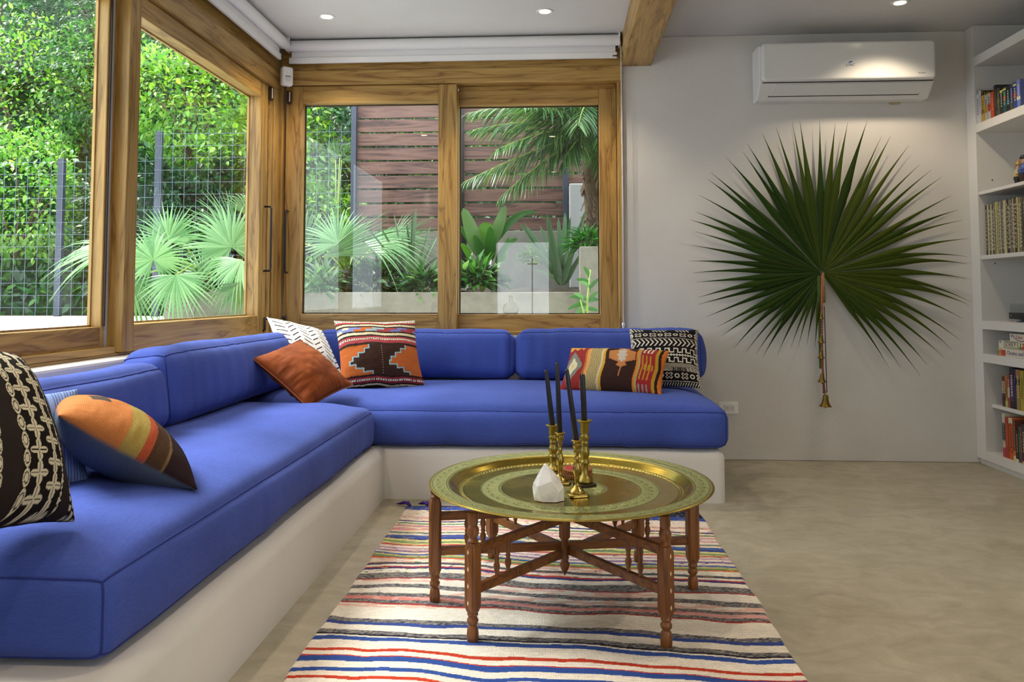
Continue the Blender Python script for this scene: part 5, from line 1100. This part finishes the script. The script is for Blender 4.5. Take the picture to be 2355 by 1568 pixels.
fanpalm('fan palm with drooping fronds outside the left half of the back windows', (at_y(800, 660, 7.1).x, 7.1, 1.08), [
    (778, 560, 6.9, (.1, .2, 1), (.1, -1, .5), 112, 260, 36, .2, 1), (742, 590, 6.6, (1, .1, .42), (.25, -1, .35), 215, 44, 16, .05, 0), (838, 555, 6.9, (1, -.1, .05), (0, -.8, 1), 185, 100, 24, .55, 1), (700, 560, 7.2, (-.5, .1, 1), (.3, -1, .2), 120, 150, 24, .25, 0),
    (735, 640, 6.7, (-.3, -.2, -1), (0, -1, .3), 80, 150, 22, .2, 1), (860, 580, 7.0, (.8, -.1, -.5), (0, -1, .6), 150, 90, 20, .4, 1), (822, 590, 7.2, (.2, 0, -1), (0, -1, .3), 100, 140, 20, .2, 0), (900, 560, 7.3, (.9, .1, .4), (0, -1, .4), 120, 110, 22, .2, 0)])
fanpalm('young fan palm behind the wire mesh, seen in the left back window', (at_y(775, 372, 8.6).x, 8.6, 1.5), [(772, 368, 8.6, (-.1, .1, 1), (.1, -1, .1), 66, 60, 12, 0, 0), (782, 362, 8.6, (.6, .1, .9), (.2, -1, .1), 62, 30, 8, 0, 0), (786, 368, 8.6, (1, .1, .2), (.1, -1, .3), 50, 50, 8, .2, 0)])
# feather palm -------------------------------------------------------
ft = thing('feather_palm', 'feather palm with a shaggy brown trunk at the right of the back window', 'palm', (at_y(1372, 480, 7.35).x, 7.35, 1.1))
tx = ft.location.x; m = MB(); m.tube([(tx+.02, 7.35, 1.1), (tx, 7.35, 1.7), (tx-.02, 7.35, 2.2), (tx-.01, 7.35, 2.62)], [.085, .10, .11, .07], 12); m.build('trunk', BARK, ft, smooth=True)
m = MB(); rq = random.Random(2)
for q in range(170): a = rq.uniform(0, 2*PI); zz = rq.uniform(1.5, 2.6); r = .10; m.bar((tx+r*math.cos(a), 7.35+r*math.sin(a), zz), (tx+(r+.045)*math.cos(a+.3), 7.35+(r+.045)*math.sin(a+.3), zz-rq.uniform(.04, .14)), .018, .004)
tag(m.build('trunk_fibre', concrete('fibre', lin('3a2a1c'), lin('7a6046')), ft), kind='stuff')
def feather(parent, p0, p1, p2, nl, ll, cols, hang):
    p0, p1, p2 = Vector(p0), Vector(p1), Vector(p2); N2 = 24
    pts = [p0*(1-t)**2+p1*2*t*(1-t)+p2*t*t for t in np.linspace(0, 1, N2)]; off = np.array(OFF[parent.name])
    A, D, Nn, Ln = [], [], [], []
    for i in range(nl):
        t = .14+.86*i/nl; p = p0*(1-t)**2+p1*2*t*(1-t)+p2*t*t; d = ((p1-p0)*2*(1-t)+(p2-p1)*2*t).normalized(); s2 = d.cross(Vector((0, 0, 1))).normalized(); u = s2.cross(d)
        for sg in (-1, 1):
            dd = d*random.uniform(.5, .8)+s2*sg*.9+u*random.uniform(.0, .35)+Vector((0, 0, -hang*random.uniform(.4, 1.2))); A.append(p); D.append(dd); Nn.append(u+s2*.4*sg); Ln.append(ll*(math.sin(PI*min(.93, .12+t*.86))**.6)*random.uniform(.85, 1.1))
    Ln = np.array(Ln); V, F = leaf_arrays(np.array(A), np.array(D), np.array(Nn), Ln, np.full(len(Ln), .015), .3, .22)
    fr_ = fast('frond', V-off, F, BLADE, parent, False, tint(len(Ln), cols, .25, .55)); MB().tube(pts, [.011*(1-i/N2)+.002 for i in range(N2)], 6).build('rachis', PET, fr_, smooth=True)
pc = Vector((tx-.01, 7.33, 2.55)); q = lambda x, y, d=7.0: at_y(x, y, d)
FG = ['4f7f45', '5c8f4a', '3f6a42', '7fae5a']
for a, b2, hang in ((q(1230, 262), q(1085, 300), .55), (q(1240, 215), q(1075, 262), .6), (q(1250, 328), q(1065, 420), .75), (q(1260, 350), q(1150, 455), .8), (q(1290, 180), q(1180, 215), .5), (q(1330, 160), q(1300, 120), .4), (q(1420, 190), q(1480, 190), .5), (q(1440, 260), q(1500, 330), .7), (q(1330, 300), q(1290, 380), .8), (q(1400, 340), q(1440, 440), .8), (q(1300, 240), q(1200, 245, 6.6), .5), (q(1390, 150), q(1400, 100), .3), (q(1310, 200), q(1225, 230, 6.8), .6), (q(1350, 190), q(1330, 290, 6.7), .9), (q(1280, 280), q(1140, 345, 6.8), .7), (q(1400, 210), q(1395, 330, 6.8), .9), (q(1330, 250), q(1250, 330, 7.2), .8)):
    feather(ft, pc, a, b2, 58, .38, FG, hang)
# strap leaf plants ---------------------------------------------------
def strap(parent, base, tip, wpx, Y, bend, cols, fold=.35, belly=.45, name='leaf'):
    b = Vector(base); tp = Vector(tip); ln = (tp-b).length; d0 = (tp-b).normalized(); s2 = d0.cross(Vector((0, -1, 0))).normalized(); n = 12; vs = []; w = wpx*Y/FPX/2; up = Vector((0, -.3, 1))
    for i in range(n):
        t = i/(n-1); wd = w*(math.sin(PI*min(1, (t**belly if t > 0 else 0)*.92+.08*(1-t)))**.8) if i < n-1 else .0008; wd = max(wd, w*.22*(1-t))
        c = b+(tp-b)*t+Vector((0, 0, 1))*bend*ln*4*t*(1-t); nn = Vector((0, -1, .4)); vs += [c-s2*wd+nn*wd*fold, c, c+s2*wd+nn*wd*fold]
    V = np.array(vs)-np.array(OFF[parent.name]); cc = np.tile(.5*np.array(lin(random.choice(cols)))*random.uniform(.88, 1.12), (len(V), 1))
    return fast(name, V, gridF(n, 3), BLADE, parent, True, cc)
AG = ['6c9a6a', '7faa80', '5d8a58']
Y0 = 6.95; b0 = at_y(1292, 655, Y0); t = thing('agave', 'agave with stiff upright grey green blades in the planter below the feather palm', 'agave', b0)
for px, py, wp, bd in ((1258, 492, 20, 0), (1284, 500, 17, 0), (1300, 488, 17, 0), (1312, 498, 14, 0), (1347, 482, 13, 0), (1195, 512, 15, .03), (1207, 516, 14, .03), (1242, 518, 14, 0), (1330, 520, 14, .02), (1222, 560, 13, .05), (1235, 590, 12, .05), (1228, 620, 11, .06), (1355, 560, 12, .04), (1270, 560, 18, 0)):
    strap(t, b0+Vector((random.uniform(-.03, .03), random.uniform(-.03, .05), 0)), at_y(px, py, Y0+random.uniform(-.15, .15)), wp, Y0, bd, AG)
Y0 = 6.9; b0 = at_y(946, 655, Y0); t = thing('yucca', 'yucca with long narrow grey green blades beside the window mullion', 'yucca', b0)
for px, py, wp, bd in ((950, 485, 9, 0), (957, 478, 9, 0), (906, 492, 8, .02), (870, 515, 8, .03), (850, 530, 8, .03), (885, 540, 9, .03), (905, 560, 9, .02), (925, 540, 10, 0), (1005, 545, 11, .05), (990, 520, 9, .02), (860, 590, 8, .05), (880, 610, 8, .04), (1010, 590, 9, .06), (935, 510, 9, 0)):
    strap(t, b0+Vector((random.uniform(-.03, .03), random.uniform(-.03, .03), 0)), at_y(px, py, Y0+random.uniform(-.15, .2)), wp, Y0, bd, ['7a9a72', '8fae88', '62845a'], .5)
MB().tube([b0-Vector((0, 0, .1)), b0+Vector((0, 0, .22))], [.035, .03], 10).build('stem', BARK, t, smooth=True)
Y0 = 7.2; b0 = at_y(1108, 600, Y0); b0.z = 1.07; t = thing('broadleaf_plant', 'lush plant with wide arching pleated leaves behind the left of the right back window', 'plant', b0)
LFC = ['5aa02c', '6fb53a', '4a8f38', '7fae6a']
for bx, by, px, py, wp, bd in ((1105, 590, 1065, 478, 34, .02), (1112, 580, 1122, 512, 40, .16), (1135, 560, 1163, 472, 26, .02), (1138, 560, 1238, 490, 18, .20), (1128, 600, 1128, 520, 26, 0), (1140, 605, 1190, 548, 16, .12), (1100, 590, 1055, 520, 20, .12), (1085, 600, 1060, 560, 16, .1), (1118, 610, 1090, 540, 22, .03), (1150, 610, 1170, 545, 18, 0)):
    strap(t, at_y(bx, by, Y0), at_y(px, py, Y0+random.uniform(-.2, .1)), wp, Y0, bd, LFC, .25, .7)
    MB().tube([b0, (b0+at_y(bx, by, Y0))/2, at_y(bx, by, Y0)], .007, 6).build('leaf_stalk', PET, t, smooth=True)
MB().tube([at_y(1062, 662, 7.3), at_y(1066, 600, 7.3), at_y(1058, 500, 7.3), at_y(1060, 260, 7.4)], [.05, .045, .04, .03], 10).build('dark_trunk', mat('charred_bark', lin('201a16'), .9), t, smooth=True)
def tuft(label, name, px, py, Y, rpx, n, ls, cols, aspect, squash=.7, up=.3):
    c = at_y(px, py, Y); r = rpx*Y/FPX; t = thing(name, label, 'plant', (c.x, c.y, max(1.06, c.z-r*squash)))
    base = np.array([c.x, c.y, max(1.06, c.z-r*squash)]); m = MB()
    u = unit(n); u[:, 2] = np.abs(u[:, 2])*.9+up*.3; Pn = u*np.array([r, r*.7, r*squash*1.5])*rng.uniform(.35, 1, n)[:, None]
    D = u+unit(n)*.6+np.array([0, -.3, -.1]); ln = ls*rng.uniform(.6, 1.3, n); V, F = leaf_arrays(Pn, D, np.array([0, -.4, 1.0])+unit(n)*.4, ln, ln*aspect, .3, .25)
    o = fast('foliage', V, F, LEAF, t, False, tint(n, cols, .3, .5)); o['kind'] = 'stuff'
    for q in range(7): e = u[q]*np.array([r, r*.7, r*squash*1.5])*.8; m.tube([(0, 0, -.02), tuple(e*.5), tuple(e)], .004, 5)
    m.build('stems', PET, t, local=True)
PH = ['3c7a34', '5a9a3e', '8fb87a', '2f6030']
tuft('glossy split leaf plant at the foot of the broad leaved plant', 'philodendron', 1095, 620, 6.85, 55, 260, .15, PH, .34)
tuft('glossy split leaf plant beside the yucca at the mullion', 'philodendron', 975, 640, 6.8, 52, 200, .15, PH, .30)
tuft('pale leaved tufted plant at the left end of the planter', 'philodendron', 735, 648, 6.75, 55, 220, .16, ['7fae7a', 'a9c9a4', '4f8a44'], .20)
tuft('dark leaved plant in the middle of the planter below the palm fronds', 'philodendron', 860, 655, 6.9, 70, 240, .15, ['2f5a34', '3c6a3a', '24482c'], .28)
tuft('bright green fern on top of the concrete block', 'fern', 1350, 545, 6.75, 45, 420, .11, ['3f9a2c', '56ae36', '2f7a2a'], .16)
tuft('small leafy plant with white flecks in front of the agave', 'ground_plant', 1232, 575, 7.3, 40, 200, .07, ['6aa04a', '9ac07a'], .4)
b0 = at_y(1352, 735, 6.3); b0.z = .80; t = thing('oleander', 'leafy shrub with narrow shiny leaves in front of the concrete block', 'shrub', b0)
MB().tube([b0, at_y(1350, 700, 6.3), at_y(1358, 620, 6.3)], [.012, .010, .005], 6).tube([b0, at_y(1335, 690, 6.25)], [.010, .006], 6).build('stems', PET, t, smooth=True)
for bx, by, px, py, wp in ((1358, 640, 1342, 613, 9), (1358, 650, 1325, 642, 9), (1356, 660, 1332, 648, 8), (1354, 665, 1378, 640, 9), (1352, 690, 1308, 683, 10), (1350, 700, 1305, 712, 10), (1350, 705, 1322, 722, 11), (1352, 695, 1378, 690, 10), (1354, 690, 1376, 670, 9), (1350, 710, 1376, 715, 10), (1345, 690, 1320, 675, 9), (1348, 715, 1350, 735, 10), (1345, 705, 1330, 690, 9), (1356, 670, 1350, 640, 9), (1340, 715, 1315, 735, 9)):
    strap(t, at_y(bx, by, 6.3), at_y(px, py, 6.3+random.uniform(-.12, .12)), wp, 6.3, random.uniform(.02, .10), ['4f9a44', '6cae62', '3c8038'], .25, .8)

# ------------------------------------------------------------------ behind the camera (seen only as reflections in the glass)
t = thing('console_table', 'narrow console table under the rear window behind the camera', 'table', (-.6, -2.2, 0))
MB().box(-1.25, .05, -2.42, -2.02, .70, .735).build('tabletop', TEAK[0], t, bevel=.004)
for x in (-1.2, 0): MB().box(x-.025, x+.025, -2.40, -2.04, 0, .70).build('leg', TEAK[2], t)
t = thing('glass_jug', 'round glass jug standing on the console table behind the camera', 'jug', (-.78, -2.2, .7355))
MB().lathe([(.07, 0), (.12, .03), (.13, .10), (.10, .17), (.03, .21), (.03, .30), (.034, .305), (.025, .30), (.025, .21), (.095, .165), (.124, .10), (.114, .034), (.066, .006)], 24, (-.78, -2.2, .7355)).build('body', mat('clear_glass', (.9, .92, .92), .02, Transmission_Weight=1.0), t, smooth=True)
tag(MB().tube([(-.44, -2.43, .745), (-.44, -2.43, 1.66)], .010, 8).bar((-.52, -2.43, 1.56), (-.36, -2.43, 1.56), .02, .02).build('window_bolt_rod', BLACK), 'black bolt rod on the rear window behind the camera', 'bolt')
